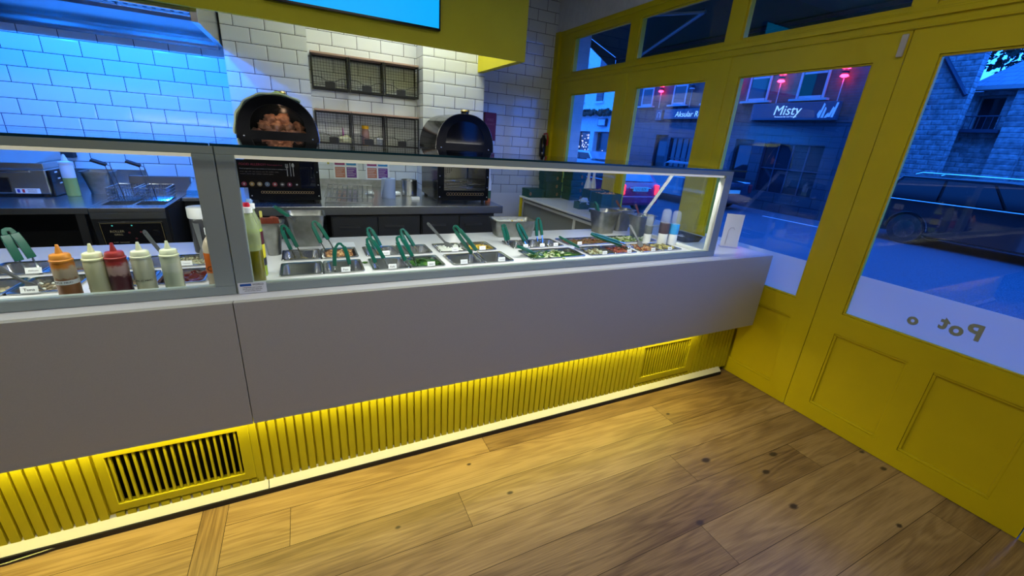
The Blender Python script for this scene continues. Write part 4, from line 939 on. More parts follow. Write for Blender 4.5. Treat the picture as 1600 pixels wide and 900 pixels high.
# ---- wire baskets
def wire_basket(x0, x1, z0, z1, label, grp):
    t = thing('wire_basket', label, 'basket', ((x0+x1)/2, YB-.07, z0), grp); y0, y1 = YB-.135, YB-.006
    b = MB()
    for x in (x0+.005, x1-.005):
        for y in (y0, y1): b.box(x-.005, x+.005, y-.004, y+.004, z0, z1)
        b.box(x-.005, x+.005, y0+.004, y1-.004, z1-.01, z1); b.box(x-.004, x+.004, y0+.004, y1-.004, z0, z0+.008)
    b.box(x0+.01, x1-.01, y0-.006, y0+.006, z0, z0+.018); b.box(x0+.01, x1-.01, y1-.005, y1, z0, z0+.014); b.box(x0+.01, x1-.01, y1-.005, y1, z1-.012, z1)
    b.build('frame', WIRE, t)
    g = MB(); st = .0235
    n = int((x1-x0-.02)/st); 
    for i in range(1, n+1): x = x0+.01+st*i; g.tube([(x, y1-.002, z0+.01), (x, y1-.002, z1-.01)], .0011, 4); g.tube([(x, y0, z0+.01), (x, y1, z0+.006)], .0011, 4)
    k = 1
    while z0+.01+st*k < z1-.01:
        z = z0+.01+st*k; g.tube([(x0+.01, y1-.002, z), (x1-.01, y1-.002, z)], .0011, 4)
        for x in (x0+.005, x1-.005): g.tube([(x, y0, z), (x, y1, z)], .0011, 4)
        k += 1
    g.build('back_mesh', WIRE, t)
    f = MB(); n2 = 12; zf = z1*.0
    top = lambda u: z0+.095-.030*math.sin(math.pi*min(max((u-.18)/.64, 0), 1))**1
    for i in range(1, n): u = i/n; x = x0+.01+(x1-x0-.02)*u; f.tube([(x, y0-.004, z0+.015), (x, y0-.004, top(u))], .0012, 4)
    f.tube([(x0+.01+(x1-x0-.02)*u/20, y0-.004, top(u/20)) for u in range(21)], .0022, 5)
    for z in (z0+.032, z0+.05): f.tube([(x0+.01, y0-.004, z), (x1-.01, y0-.004, z)], .0012, 4)
    f.build('front_mesh', WIRE, t)
    MB().box(x0-.002, x1+.002, y0-.004, y1+.002, z1+.0005, z1+.016).build('wooden_top', mat('pale_wood', (.38, .25, .19), .55), t, bevel=.002)
    cx = x0+(x1-x0)*.47; MB().box(cx-.04, cx+.04, y0-.012, y0-.008, z0+.008, z0+.062).build('label_plate', BLACKM, t)
bx = [(.134, .430), (.436, .728), (.734, 1.042)]
for i, (a, b_) in enumerate(bx):
    pos = ('left', 'middle', 'right')[i]
    wire_basket(a, b_, 1.735, 2.005, '%s black wire basket with wooden top in the upper row of the tiled alcove' % pos, 'upper wire baskets')
    wire_basket(a, b_, 1.285, 1.560, '%s black wire basket with wooden top in the lower row of the tiled alcove' % pos, 'lower wire baskets')
zb = 1.285+.0005+.01
t = thing('glass_jar', 'clear jar with a yellow lid in the middle lower basket', 'jar', (.555, 4.33, zb))
MB().lathe([(.030, 0), (.034, .006), (.034, .11), (.028, .135), (.028, .14)], (.555, 4.33, zb), 20).build('body', mat('pinkish_jar', (.38, .22, .2), .15, alpha=.75), t, smooth=True)
MB().lathe([(.031, .14), (.031, .166), (.027, .168)], (.555, 4.33, zb), 20).build('lid', mat('lid_yellow', (.75, .40, .01), .4), t, smooth=True, ang=40)
b = MB(); b.ball((.37, 4.32, zb+.035), .07, .04, .034, 14, 9, wob=.5); tag(b.build('garlic_bag', mat('pale_yellow', (.60, .60, .38), .6), smooth=True), 'pale lumpy bag in the left lower basket', 'bag')
b = MB(); b.lathe([(.006, 0), (.003, .07)], (.355, 4.29, zb+.066), 8); tag(b.build('pink_whisk', mat('magenta', (.35, .03, .25), .5)), 'thin magenta stick standing up from the pale bag', 'stick')
t = thing('glass_jar', 'small jar with a pale lid at the right of the middle lower basket', 'jar', (.68, 4.31, zb))
MB().lathe([(.028, 0), (.030, .05), (.027, .055)], (.68, 4.31, zb), 18).build('body', CLR, t, smooth=True); MB().lathe([(.030, .055), (.030, .068)], (.68, 4.31, zb), 18).build('lid', PAPER, t)
# posters
def poster(x0, x1, z0, z1, label):
    t = thing('allergen_chart', label, 'poster', ((x0+x1)/2, YB-.002, z0))
    MB().box(x0, x1, YB-.0035, YB-.0008, z0, z1).build('sheet', PAPER, t)
    w_ = (x1-x0)*.40; cs = ((.32, .03, .14), (.02, .23, .50), (.48, .17, .10), (.13, .03, .24)); hz_ = (z1-z0)*.36
    for i, c in enumerate(cs):
        xx = x0+.014+(i % 2)*(w_+.014); zz = z1-.012-hz_-(i//2)*(hz_+.018)
        p = MB().box(xx, xx+w_, YB-.0042, YB-.0036, zz, zz+hz_).build('colour_panel', mat('poster_col', c, .5), t)
        L = MB()
        for k in range(5): L.box(xx+.006, xx+w_-.008-.012*(k % 3), YB-.0046, YB-.0043, zz+hz_-.014-k*hz_/6, zz+hz_-.0115-k*hz_/6)
        L.build('text_lines', WHITEP, p)
poster(.256, .478, .935, 1.205, 'white sheet with four coloured panels on the tiles, left of two')
poster(.548, .775, .935, 1.205, 'white sheet with four coloured panels on the tiles, right of two')
MB_ = MB(); MB_.box(.125, .21, YB-.003, YB-.0008, 1.10, 1.165); tag(MB_.build('wall_note', PAPER), 'small pale note on the tiles left of the coloured sheets', 'note')
MB_ = MB(); MB_.box(.205, .222, YB-.0065, YB-.0035, 1.10, 1.165); tag(MB_.build('sticky_flag', mat('flag_yellow', (.5, .42, .04), .5)), 'narrow yellow flag on the small wall note', 'note')
t = thing('fire_blanket', 'dark red fire blanket case hanging on the tiles right of the right oven', 'fire blanket', (1.835, YB-.02, 1.42))
MB().box(1.768, 1.902, YB-.035, YB-.001, 1.41, 1.69).build('case', mat('maroon', (.16, .008, .035), .4), t, bevel=.004)
MB().text('FIRE', .042, MX((1.835, YB-.0356, 1.615), XP, ZP), .0004).text('BLANKET', .026, MX((1.835, YB-.0356, 1.575), XP, ZP), .0004).build('lettering', mat('pink_print', (.3, .08, .12), .5), t)
t = thing('fire_extinguisher', 'dark fire extinguisher with a red hose hanging in the tiled corner', 'fire extinguisher', (2.49, 4.33, 1.2))
MB().lathe([(.034, 0), (.038, .01), (.038, .26), (.018, .29), (.016, .31)], (2.49, 4.335, 1.20), 18).build('cylinder', BLACK, t, smooth=True)
MB().tube([(2.49, 4.33, 1.52), (2.505, 4.29, 1.53), (2.515, 4.28, 1.48), (2.512, 4.285, 1.40)], .009, 8).build('hose', mat('hose_red', (.4, .01, .01), .4), t, smooth=True)

# ---- things on the back counter
t = thing('pot_rack', 'folded chrome wire grill rack lying on the steel counter', 'rack', (.33, 3.62, .9))
b = MB(); A = Matrix.Translation((.315, 3.55, .932)) @ Matrix.Rotation(R_(-8), 4, 'Z') @ Matrix.Rotation(R_(9), 4, 'X')
for z_, n in ((0, 9), (.035, 9)):
    b.tube([A @ Vector(p) for p in ((-.17, -.17, z_), (.17, -.17, z_), (.17, .17, z_), (-.17, .17, z_))], .004, 6, True)
    for i in range(1, n): x = -.17+.34*i/n; b.tube([A @ Vector((x, -.17, z_)), A @ Vector((x, .17, z_))], .0032, 5)
    for y in (-.08, .03): b.tube([A @ Vector((-.17, y, z_)), A @ Vector((.17, y, z_))], .003, 5)
for sx in (-.17, .17):
    for sy in (-.17, .17): b.tube([A @ Vector((sx, sy, 0)), A @ Vector((sx, sy, .035))], .003, 5)
b.build('grid', mat('rack_wire', (.35, .35, .35), .3, 1.0), t)
t = thing('paper_roll', 'pale blue kitchen paper roll standing on the steel counter', 'paper roll', (.635, 3.66, .9))
MB().lathe([(.055, 0), (.056, .002), (.056, .158), (.055, .16)], (.635, 3.66, .9004), 30).build('roll', mat('blue_paper', (.30, .38, .58), .8), t, smooth=True, ang=40)
b = MB(); b.loops([[(.60, 3.612, .90+.155), (.578, 3.648, .90+.155), (.566, 3.632, .905)], [(.601, 3.610, .90+.155), (.577, 3.646, .90+.155), (.564, 3.630, .905)]]); b.build('loose_sheet', mat('blue_paper_b', (.42, .5, .7), .8), t)
MB().lathe([(.02, .1601), (.02, .162)], (.635, 3.66, .9), 20).build('core', BLACKM, t)
b = MB(); b.ball((.50, 3.80, .918), .035, .03, .018, 12, 8, wob=.8); tag(b.build('crumpled_paper', PAPER, smooth=True), 'crumpled white tissue left of the paper roll', 'tissue')
b = MB(); b.ball((.73, 3.78, .916), .035, .03, .016, 12, 8, wob=.8); tag(b.build('crumpled_paper', PAPER, smooth=True), 'crumpled white tissue between the paper roll and the steel pot', 'tissue')
t = thing('steel_pot', 'cylindrical stainless steel pot right of the paper roll', 'pot', (.84, 3.80, .9))
m = MB(); n = 30; L = [(.062, 0), (.068, .006), (.068, .135), (.072, .138), (.066, .138), (.064, .012), (.058, .008)]
m.lathe([(r_, z_) for r_, z_ in L], (.84, 3.80, .9004), n); m.build('pot_body', STEEL, t, smooth=True, ang=40)
MB().box(.835, .85, 3.722, 3.728, 1.03, 1.045).build('clip', WHITEP, t)
tag(MB().box(.802, .872, 3.54, 3.575, .9004, .922).build('price_tag', CARD, bevel=.002), 'white card lying on the steel counter in front of the pot', 'card')
t = thing('sauce_bottle', 'tall white bottle with green and orange foot right of the right oven', 'bottle', (1.468, 3.46, .9))
MB().lathe([(.024, 0), (.026, .004), (.026, .03)], (1.468, 3.46, .9004), 20).build('foot_band', mat('foot_orange', (.5, .14, .05), .4), t, smooth=True)
MB().lathe([(.0262, .031), (.0262, .10)], (1.468, 3.46, .9), 20).build('green_band', mat('foot_green', (.02, .10, .06), .4), t)
MB().lathe([(.026, .101), (.026, .17), (.013, .215), (.012, .26), (.006, .285)], (1.468, 3.46, .9), 20).build('body', WHITEP, t, smooth=True)

# ---- left cooking line
t = thing('steel_prep_table', 'steel worktop at the left carrying the countertop oven', 'counter', (-1.9, 3.7, 0))
MB().box(-2.6, -1.147, BY-.005, 4.37, .862, .9).build('steel_top', STEEL, t, bevel=.003)
MB().box(-2.6, -1.147, 4.371, 4.389, .862, 1.0).build('upstand', STEEL, t)
MB().box(-2.55, -1.19, 3.35, 4.33, .25, .29).build('under_shelf', DKSTEEL, t)
for x, y in ((-1.2, 3.27), (-1.2, 4.3), (-2.5, 3.27), (-2.5, 4.3)): MB().box(x-.02, x+.02, y-.02, y+.02, 0, .861).build('leg', DKSTEEL, t)
MB().box(-2.5, -1.23, 4.335, 4.345, .3, .86).build('back_sheet', BLACKM, t)
t = thing('fryer', 'steel twin fryer with a black control panel left of the grey post', 'fryer', (-.965, 3.6, 0))
FX0, FX1 = -1.141, -.787
b = MB(); hs_ = [(FX0+.025, (FX0+FX1)/2-.008, 3.30, 3.62), ((FX0+FX1)/2+.008, FX1-.025, 3.30, 3.62)]
b.holes('z', .875, .9, FX0, FX1, 3.195, 3.95, hs_); b.build('top_plate', STEEL, t, bevel=.002)
b = MB(); b.prism([(3.197, .874), (3.197, .835), (3.235, .60), (3.235, .02), (3.26, .02), (3.26, .874)], FX0+.002, FX1-.002, 'x'); b.build('front_panel', STEEL, t)
MB().box(FX0, FX0+.01, 3.262, 3.95, .02, .874).build('side_panel', DKSTEEL, t); MB().box(FX1-.01, FX1, 3.262, 3.95, .02, .874).build('side_panel', BLACKM, t)
MB().box(FX0, FX1, 3.951, 4.0, .6, 1.0).build('flue', DKSTEEL, t)
P0 = Vector(((FX0+FX1)/2, 3.2095, .740)); up_ = Vector((0, -.038, .235)).normalized(); A = MX(P0, XP, up_)
MB().box(-.148, .148, -.075, .075, -.001, .0015, A).build('control_panel', BLACK, t)
e = MB(); e.box(-.144, .144, .069, .0705, .0016, .0022, A).box(-.144, .144, -.0705, -.069, .0016, .0022, A).box(-.144, -.1425, -.069, .069, .0016, .0022, A).box(.1425, .144, -.069, .069, .0016, .0022, A)
e.build('gold_border', mat('gold_line', (.35, .27, .10), .4), t)
MB().text('ROLLER', .019, A @ Matrix.Translation((-.075, .018, .002)), .0003).text('GRILL', .016, A @ Matrix.Translation((-.072, -.002, .002)), .0003).text('3 kW  thermostat', .010, A @ Matrix.Translation((-.07, -.052, .002)), .0003).build('lettering', mat('cream_print', (.45, .38, .22), .5), t)
kb = MB(); kb.lathe([(.022, .0015), (.019, .016), (.004, .017)], M=A @ Matrix.Translation((.105, .005, 0)), n=20); kb.build('dial', BLACK, t, smooth=True, ang=40)
e = MB()
for (px_, pz) in ((-.02, .01), (.035, .012), (.005, -.03)): e.lathe([(.006, .0015), (.005, .004)], M=A @ Matrix.Translation((px_, pz, 0)), n=12)
e.build('buttons', mat('dim_red', (.16, .03, .03), .5), t)
e = MB(); e.lathe([(.004, .0015), (.003, .003)], M=A @ Matrix.Translation((-.09, .055, 0)), n=10).lathe([(.004, .0015), (.003, .003)], M=A @ Matrix.Translation((0, .055, 0)), n=10); e.build('indicator', mat('teal_led', (.1, .5, .45), .4, em=(.1, .7, .6), es=.6), t)
for i, (hx0, hx1, hy0, hy1) in enumerate(hs_):
    v = MB(); o = lambda k, z: [(hx0+k, hy0+k, z), (hx1-k, hy0+k, z), (hx1-k, hy1-k, z), (hx0+k, hy1-k, z)]
    v.loops([o(.0, .895), o(.004, .72), o(.006, .72), o(.002, .897)], cap0=False, cap1=False); v.box(hx0+.004, hx1-.004, hy0+.004, hy1-.004, .72, .722); v.build('oil_well', STEEL, t)
    MB().box(hx0+.005, hx1-.005, hy0+.005, hy1-.005, .80, .82).build('oil', mat('fry_oil', (.10, .09, .05), .05), t)
    bt = thing('fryer_basket', '%s chrome fryer basket with an upright black handle' % ('left', 'right')[i], 'basket', ((hx0+hx1)/2, 3.55, .86), 'fryer baskets')
    g = MB(); cx = (hx0+hx1)/2; wx = .068; ya, yb_ = 3.42, 3.64; za, zb_ = .905, .985
    for z in (za, zb_): g.tube([(cx-wx, ya, z), (cx+wx, ya, z), (cx+wx, yb_, z), (cx-wx, yb_, z)], .0032 if z == zb_ else .002, 6, True)
    for k in range(11):
        x = cx-wx+2*wx*k/10; g.tube([(x, ya, zb_), (x, ya, za), (x, yb_, za), (x, yb_, zb_)], .0011, 4)
    for k in range(1, 16):
        y = ya+(yb_-ya)*k/16; g.tube([(cx-wx, y, zb_), (cx-wx, y, za), (cx+wx, y, za), (cx+wx, y, zb_)], .0011, 4)
    for z in (za+.02, za+.04, za+.06): g.tube([(cx-wx, ya, z), (cx+wx, ya, z), (cx+wx, yb_, z), (cx-wx, yb_, z)], .0011, 4, True)
    g.build('basket_mesh', CHROME, bt)
    hz_ = MB(); hk = cx-.045
    for dx in (-.012, .012): hz_.tube([(cx+dx, ya, zb_-.07), (cx+dx-.004, ya-.02, zb_+.02), (hk+dx+.025, ya-.03, zb_+.135), (hk+dx-.012, ya-.045, zb_+.155)], .0026, 6)
    hz_.build('handle_rods', DKSTEEL, bt, smooth=True)
    A2 = MX((hk-.020, ya-.05, zb_+.162), (-.075, -.03, .035), (.0, 1, .3)); MB().box(-.05, .022, -.014, .014, -.008, .008, A2).build('handle_grip', BLACKM, bt, bevel=.004)
t = thing('side_unit', 'low dark unit with a steel top right of the fryer', 'counter', (-.70, 3.8, 0))
MB().box(-.782, -.625, 3.60, 4.37, .875, .90).build('steel_top', STEEL, t, bevel=.002); MB().box(-.778, -.63, 3.64, 4.35, 0, .874).build('body', BLACKM, t)
b = MB(); b.prism([(3.70, .9005), (4.1, .9005), (4.05, .985), (3.75, .93)], -.775, -.64, 'x'); tag(b.build('steel_scoop', STEEL), 'sloping steel tray on the unit right of the fryer', 'tray')
# countertop oven
t = thing('countertop_oven', 'silver countertop oven with dark window at the left edge', 'oven', (-1.65, 3.75, .9))
X1 = -1.432
MB().box(-1.95, X1, 3.60, 3.98, .918, 1.065).build('body', STEEL, t, bevel=.006)
MB().box(-1.95, X1-.06, 3.585, 3.599, 1.045, 1.062).build('door_handle', CHROME, t, bevel=.004)
MB().box(-1.90, -1.60, 3.593, 3.599, .930, 1.015).build('window', BLACK, t)
MB().box(X1+.0005, X1+.012, 3.62, 3.96, .905, 1.060).build('control_side', BLACK, t, bevel=.003)
e = MB()
for yy, z in ((3.68, 1.04), (3.70, 1.0), (3.71, .97), (3.8, 1.03)): e.box(X1+.0121, X1+.014, yy, yy+.03, z, z+.008)
e.build('buttons', PAPER, t)
for x in (-1.9, -1.47):
    for y in (3.64, 3.94): MB().lathe([(.015, 0), (.015, .0175)], (x, y, .9), 10).build('foot', BLACKM, t)
e = MB().box(-1.585, -1.478, 3.5975, 3.5995, .922, .952).build('origin_sticker', CARD, t)
MB().box(-1.578, -1.566, 3.5965, 3.5974, .927, .947).build('flag_blue', mat('flag_blue', (.02, .04, .35), .5), e); MB().box(-1.556, -1.545, 3.5965, 3.5974, .927, .947).build('flag_red', mat('flag_red', (.5, .02, .03), .5), e)
MB().text('MADE IN', .010, MX((-1.512, 3.597, .943), XP, ZP), .0002).text('FRANCE', .011, MX((-1.512, 3.597, .931), XP, ZP), .0002).build('lettering', INK, e)
b = MB(); b.box(-1.95, -1.44, 3.62, 3.96, 1.0655, 1.10); b.prism([(3.62, 1.1005), (3.96, 1.1005), (3.96, 1.155)], -1.95, -1.47, 'x'); b.build('sloping_lid', STEEL, t, bevel=.003)
t = thing('wall_fitting', 'dark rectangular fitting with a knob on the tiles above the countertop oven', 'wall panel', (-1.55, 4.35, 1.2))
MB().box(-1.86, -1.54, 4.33, 4.389, 1.08, 1.215).build('panel', BLACKM, t, bevel=.003); MB().lathe([(.018, 0), (.016, .03)], M=MX((-1.72, 4.33, 1.165), XP, (0, 0, 1)) , n=14).build('knob', DKSTEEL, t)
t = thing('squeeze_bottle', 'tall squeeze bottle half full of green oil on the left steel worktop', 'bottle', (-1.348, 3.655, .9))
MB().lathe([(.030, 0), (.033, .004), (.033, .115)], (-1.348, 3.655, .9004), 24).build('oil', mat('pale_green_oil', (.30, .38, .10), .2), t, smooth=True)
MB().lathe([(.033, .1155), (.033, .195), (.031, .20)], (-1.348, 3.655, .9), 24).build('body', mat('clear_squeeze', (.55, .62, .66), .25), t, smooth=True)
MB().lathe([(.034, .2), (.034, .212), (.016, .218), (.012, .235), (.005, .258)], (-1.348, 3.655, .9), 24).build('cap', mat('cap_clear', (.6, .66, .7), .3), t, smooth=True)
tub(-1.255, 3.82, .16, .17, .145, 'steel tub on the left worktop beside the green oil bottle', bottom=.9004)

# ---- extraction hood
t = thing('extractor_hood', 'stainless steel extractor hood above the left cooking line', 'hood', (-1.6, 3.9, 1.94))
HX0, HX1 = -2.9, -.475
MB().prism([(4.388, 1.945), (4.30, 1.930), (4.29, 1.945), (4.30, 1.952), (4.33, 1.965), (4.30, 2.005), (4.12, 2.085), (4.10, 2.075), (4.085, 2.10), (4.388, 2.4)], HX0, HX1-.036, 'x').build('rear_gutter', mat('hood_steel', (.42, .42, .43), .25, 1.0), t, bevel=.002)
MB().prism([(3.32, 1.955), (4.388, 1.955), (4.388, 2.5), (3.32, 2.5)], HX1-.035, HX1, 'x').build('end_panel', STEEL, t, bevel=.002)
MB().box(HX0, HX1-.036, 3.32, 3.35, 2.0, 2.5).build('front_panel', STEEL, t)
MB().box(HX0, HX1, 3.32, 4.388, 2.501, 2.53).build('canopy_top', STEEL, t)
x = HX1-.05; i = 0
while x > -2.7:
    f = MB(); w_ = .50; dirv = Vector((0, -.55, .35)); A = MX((x-w_/2, 4.09, 2.10), XP, dirv)
    f.box(-w_/2+.003, w_/2-.003, 0, .02, -.03, -.002, A); f.box(-w_/2+.003, w_/2-.003, .56, .58, -.03, -.002, A)
    for k in range(10): cx = -w_/2+.025+k*.05; f.box(cx-.013, cx+.013, .02, .56, -.02, -.002, A)
    ff = f.build('baffle_filter', STEEL, t); MB().box(-w_/2+.004, w_/2-.004, .02, .56, -.034, -.031, A).build('filter_gap', BLACKM, ff)
    x -= .505
for x in (-1.75, -1.12, -.80):
    MB().lathe([(.045, 0), (.045, .012)], (x, 3.44, 2.315), 18).build('lamp', mat('hood_lamp', (1, 1, 1), .5, em=(.05, .38, 1.0), es=9), t)
    d = bpy.data.lights.new('hood_lamp', 'SPOT'); d.energy = 98; d.color = (.010, .185, 1.0); d.spot_size = R_(150); d.spot_blend = .5; d.shadow_soft_size = .03
    o = bpy.data.objects.new('hood_lamp', d); o.location = (x, 3.44, 2.30); o.rotation_euler = (R_(30), 0, 0); col.objects.link(o)
# ================================================================== SIDE TABLE UNDER THE WINDOW, BOXES
t = thing('window_table', 'white topped table along the window behind the counter', 'table', (2.3, 3.2, 0))
MB().box(1.998, 2.583, 2.345, 3.875, .882, .8995).build('table_top', mat('white_laminate', (.62, .63, .64), .25), t, bevel=.002)
b = MB(); b.box(2.03, 2.045, 2.345, 3.865, .838, .860); b.box(2.03, 2.045, 2.885, 2.905, .02, .838); b.box(2.03, 2.045, 2.345, 3.865, .02, .06); b.build('front_frame', WHITEP, t)
b = MB(); b.box(2.05, 2.06, 2.345, 3.86, .02, .880); b.build('front_sheet', mat('grey_sheet', (.20, .21, .21), .6), t)
MB().box(2.0, 2.024, 3.84, 3.865, .0, .8815).build('yellow_leg', YELLOW, t)
MB().box(2.561, 2.583, 2.36, 2.4, .0, .8815).build('leg', WHITEP, t); MB().box(2.561, 2.583, 3.8, 3.84, .0, .8815).build('leg', WHITEP, t)
GBOX = speckle(mat('green_card', rough=.55), (.005, .050, .047), (.006, .060, .055), 30)
EMB = mat('box_emblem', (.42, .22, .12), .5)
def gbox(x, y, w_, d, h, z, label, logo=.62, grp='green card boxes on the window table'):
    t = thing('card_box', label, 'box', (x+w_/2, y+d/2, z), grp)
    MB().box(x, x+w_, y, y+d, z, z+h-.022).build('base', GBOX, t, bevel=.002); MB().box(x-.002, x+w_+.002, y-.002, y+d+.002, z+h-.0215, z+h-.001).build('lid', GBOX, t, bevel=.002)
    b = MB(); cx = x+w_*logo; b.tube([(cx+.009*math.cos(a*.628), y-.0028, z+h*.45+.015*math.sin(a*.628)) for a in range(10)], .0022, 5, True)
    b.tube([(cx-.004, y-.0026, z+h*.45-.008), (cx+.004, y-.0026, z+h*.45+.008)], .0014, 4); b.build('emblem', EMB, t)
gbox(2.02, 3.71, .185, .15, .082, .9, 'single green card box at the wall end of the window table', .10)
for i in range(4):
    gbox(2.212-.012*(i > 1), 3.70, .185, .155, .080, .9+.0805*i, 'green card box, %s of the stack of four beside the single box' % ('bottom', 'second', 'third', 'top')[i], .72-.06*(i % 2), 'left stack of green boxes')
for i in range(5):
    gbox(2.395+.006*(i % 2), 3.535, .172, .155, .068, .9+.0685*i, 'green card box, %s of the stack of five nearest the window' % ('bottom', 'second', 'middle', 'fourth', 'top')[i], .78-.1*(i % 2), 'right stack of green boxes')
def tray(x, y, w_, d, h, label, fill, n, rot=0):
    t = thing('card_tray', label, 'tray', (x+w_/2, y+d/2, .9)); z = .9005
    b = MB(); b.box(x, x+w_, y, y+.003, z, z+h); b.box(x, x+w_, y+d-.003, y+d, z, z+h); b.box(x, x+.003, y+.003, y+d-.003, z, z+h); b.box(x+w_-.003, x+w_, y+.003, y+d-.003, z, z+h); b.box(x+.003, x+w_-.003, y+.003, y+d-.003, z, z+.003)
    b.build('tray', GBOX, t)
    return t
tray(2.165, 3.03, .165, .085, .062, 'low open green tray with clear wrapping on the window table', None, 0)
b = MB(); b.ball((2.25, 3.072, .955), .062, .034, .030, 16, 10, wob=1.1); tag(b.build('plastic_wrap', mat('wrap', (.35, .48, .68), .15), smooth=True), 'crumpled clear plastic wrapping in the low green tray', 'wrapping')
tray(2.345, 3.13, .215, .13, .155, 'taller open green tray of brown items, behind the other', None, 0)
tray(2.19, 2.76, .205, .15, .172, 'open green tray of brown items nearest the food case', None, 0)
food('wooden_cutlery', 'brown small items filling the rear tall green tray', 'sticks', 2.4525, 3.195, .20, .115, 1.043, [NUT, NUT3], 'cube', 90, seed=41)
food('wooden_cutlery', 'brown small items filling the green tray nearest the food case', 'sticks', 2.2925, 2.835, .19, .135, 1.06, [NUT, NUT3, BG], 'cube', 90, seed=42)
for i, (x, y, s_) in enumerate(((2.462, 3.345, 1.0), (2.530, 3.355, .98))):
    b = MB(); b.lathe([(.033*s_, 0), (.036*s_, .006), (.036*s_, .13), (.030*s_, .18), (.014*s_, .25), (.014*s_, .295), (.017*s_, .298), (.017*s_, .312)], (x, y, .9004), 24)
    tag(b.build('white_bottle', mat('milk_white', (.68, .70, .72), .3), smooth=True, ang=50), '%s white carafe shaped bottle on the window table' % ('left', 'right')[i], 'bottle')

# ================================================================== STREET
GZ = -.25
ASPH = speckle(mat('asphalt', rough=.85, spec=.15), (.022, .032, .045), (.07, .10, .13), 55, 6, bump=.3, bdist=.01)
struct(MB().box(2.655, 60, -30, 60, GZ-.2, GZ).build('street_ground', ASPH), 'asphalt street outside the shopfront')
PAV = brickmat('paving_slabs', 'y', 0, 0, .6, .45, .008, (.30, .31, .32), (.26, .27, .28), (.08, .08, .09), .8, .02, .2)
KERB = speckle(mat('kerb_stone', rough=.8), (.30, .31, .33), (.42, .43, .45), 20)
MB_ = MB(); MB_.box(14.75, 16, -30, 5.6, GZ+.001, GZ+.10); struct(MB_.build('far_pavement', KERB), 'raised pavement on the far side of the street')
lines = MB()
lines.box(12.58, 12.66, 5.9, 8.0, GZ+.0005, GZ+.003)
tag(lines.build('road_marking', mat('line_white', (.6, .62, .65), .7)), 'thin white line painted on the street beyond the third window', 'road marking')
FAC = brickmat('dark_brick', 'y', 0, 0, .22, .075, .006, (.13, .062, .060), (.10, .05, .055), (.10, .09, .10), .8, .012, .3, jitter=3)
NAVY = mat('navy_render', (.020, .030, .055), .5)
NAVT = brickmat('navy_tiles', 'y', 0, 0, .6, .30, .012, (.028, .038, .055), (.022, .032, .048), (.01, .012, .018), .5, .02, .3)
SASH = mat('sash_paint', (.28, .30, .32), .5); CARGLASS = mat('car_glass', (.006, .01, .014), .08, spec=.2); PANE_D = mat('dark_pane', (.012, .02, .03), .05); FASC = mat('fascia_blue', (.035, .05, .085), .35)
PALE = speckle(mat('pale_render', rough=.85), (.52, .55, .58), (.60, .62, .64), 8)
SIGNW = mat('sign_letters', (.7, .75, .75), .4, em=(.55, .85, .9), es=.55)
FXX = 14.0
t = thing('terrace_building', 'dark brick terrace with red lamps and two shop signs across the street', 'building', (17, 11.7, GZ))
MB().box(FXX, 20, 7.06, 16.35, 2.55, 6.4).build('upper_wall', FAC, t)
MB().holes('x', FXX+.02, FXX+.35, 7.06, 16.35, GZ, 2.549, [(12.5, 13.7, .35, 1.95), (13.85, 14.55, GZ, 2.05), (9.9, 10.6, GZ, 2.0), (7.6, 9.5, .35, 1.9)]).build('ground_floor_wall', NAVT, t)
MB().box(FXX+.351, 20, 7.06, 16.35, GZ, 2.549).build('interior_block', NAVY, t)
for (a, b_, c, d_) in ((12.5, 13.7, .35, 1.95), (7.6, 9.5, .35, 1.9)):
    f = MB().box(FXX+.12, FXX+.15, a, b_, c, d_).build('shop_window', PANE_D, t); g = MB()
    n = 4
    for i in range(n+1): yy = a+(b_-a)*i/n; g.box(FXX+.09, FXX+.12, yy-.02, yy+.02, c, d_)
    for z in (c, (c+d_)/2, d_): g.box(FXX+.088, FXX+.122, a, b_, z-.02, z+.02)
    g.build('glazing_bars', NAVY, f)
for (a, b_) in ((13.85, 14.55), (9.9, 10.6)):
    f = MB().box(FXX+.15, FXX+.19, a, b_, GZ, 2.0).build('shop_door', BLACKM, t); MB().box(FXX+.14, FXX+.149, a+.1, b_-.1, .7, 1.8).build('pane', PANE_D, f)
for (a, b_) in ((8.04, 8.87), (9.80, 10.57), (11.55, 12.3), (13.25, 13.97), (15.1, 15.8)):
    f = MB(); y0, y1, z0, z1 = a, b_, 3.22, 4.55
    f.box(FXX-.03, FXX+.02, y0, y0+.07, z0, z1); f.box(FXX-.03, FXX+.02, y1-.07, y1, z0, z1); f.box(FXX-.03, FXX+.02, y0+.09, y1-.09, z0, z0+.08); f.box(FXX-.03, FXX+.02, y0+.09, y1-.09, z1-.08, z1); f.box(FXX-.02, FXX+.02, y0+.09, y1-.09, 3.9, 3.96)
    w_ = f.build('sash_window', SASH, t); MB().box(FXX-.012, FXX-.002, y0+.09, y1-.09, z0+.08, z1-.08).build('pane', PANE_D, w_)
    MB().box(FXX-.16, FXX-.0, y0-.16, y1+.12, 3.15, 3.215).build('sill', SASH, w_)
def fascia(y0, y1, z0, z1, label):
    f = thing('shop_sign', label, 'shop sign', (FXX-.1, (y0+y1)/2, z0)); MB().box(FXX-.18, FXX-.001, y0, y1, z0, z1).build('board', FASC, f, bevel=.01); return f
f = fascia(7.48, 10.13, 2.60, 3.105, 'long blue shop sign reading Misty with a slanted stripe emblem')
yl_ = FXX-.182
MB().text('Misty', .40, MX((yl_, 8.93, 2.875), (0, -1, 0), ZP), .004, shear=.15).text('Restaurant Bar and Terrace', .062, MX((yl_, 8.93, 2.70), (0, -1, 0), ZP), .002).build('lettering', SIGNW, f)
b = MB(); A = MX((yl_, 7.70, 2.66), (0, -1, 0), ZP)
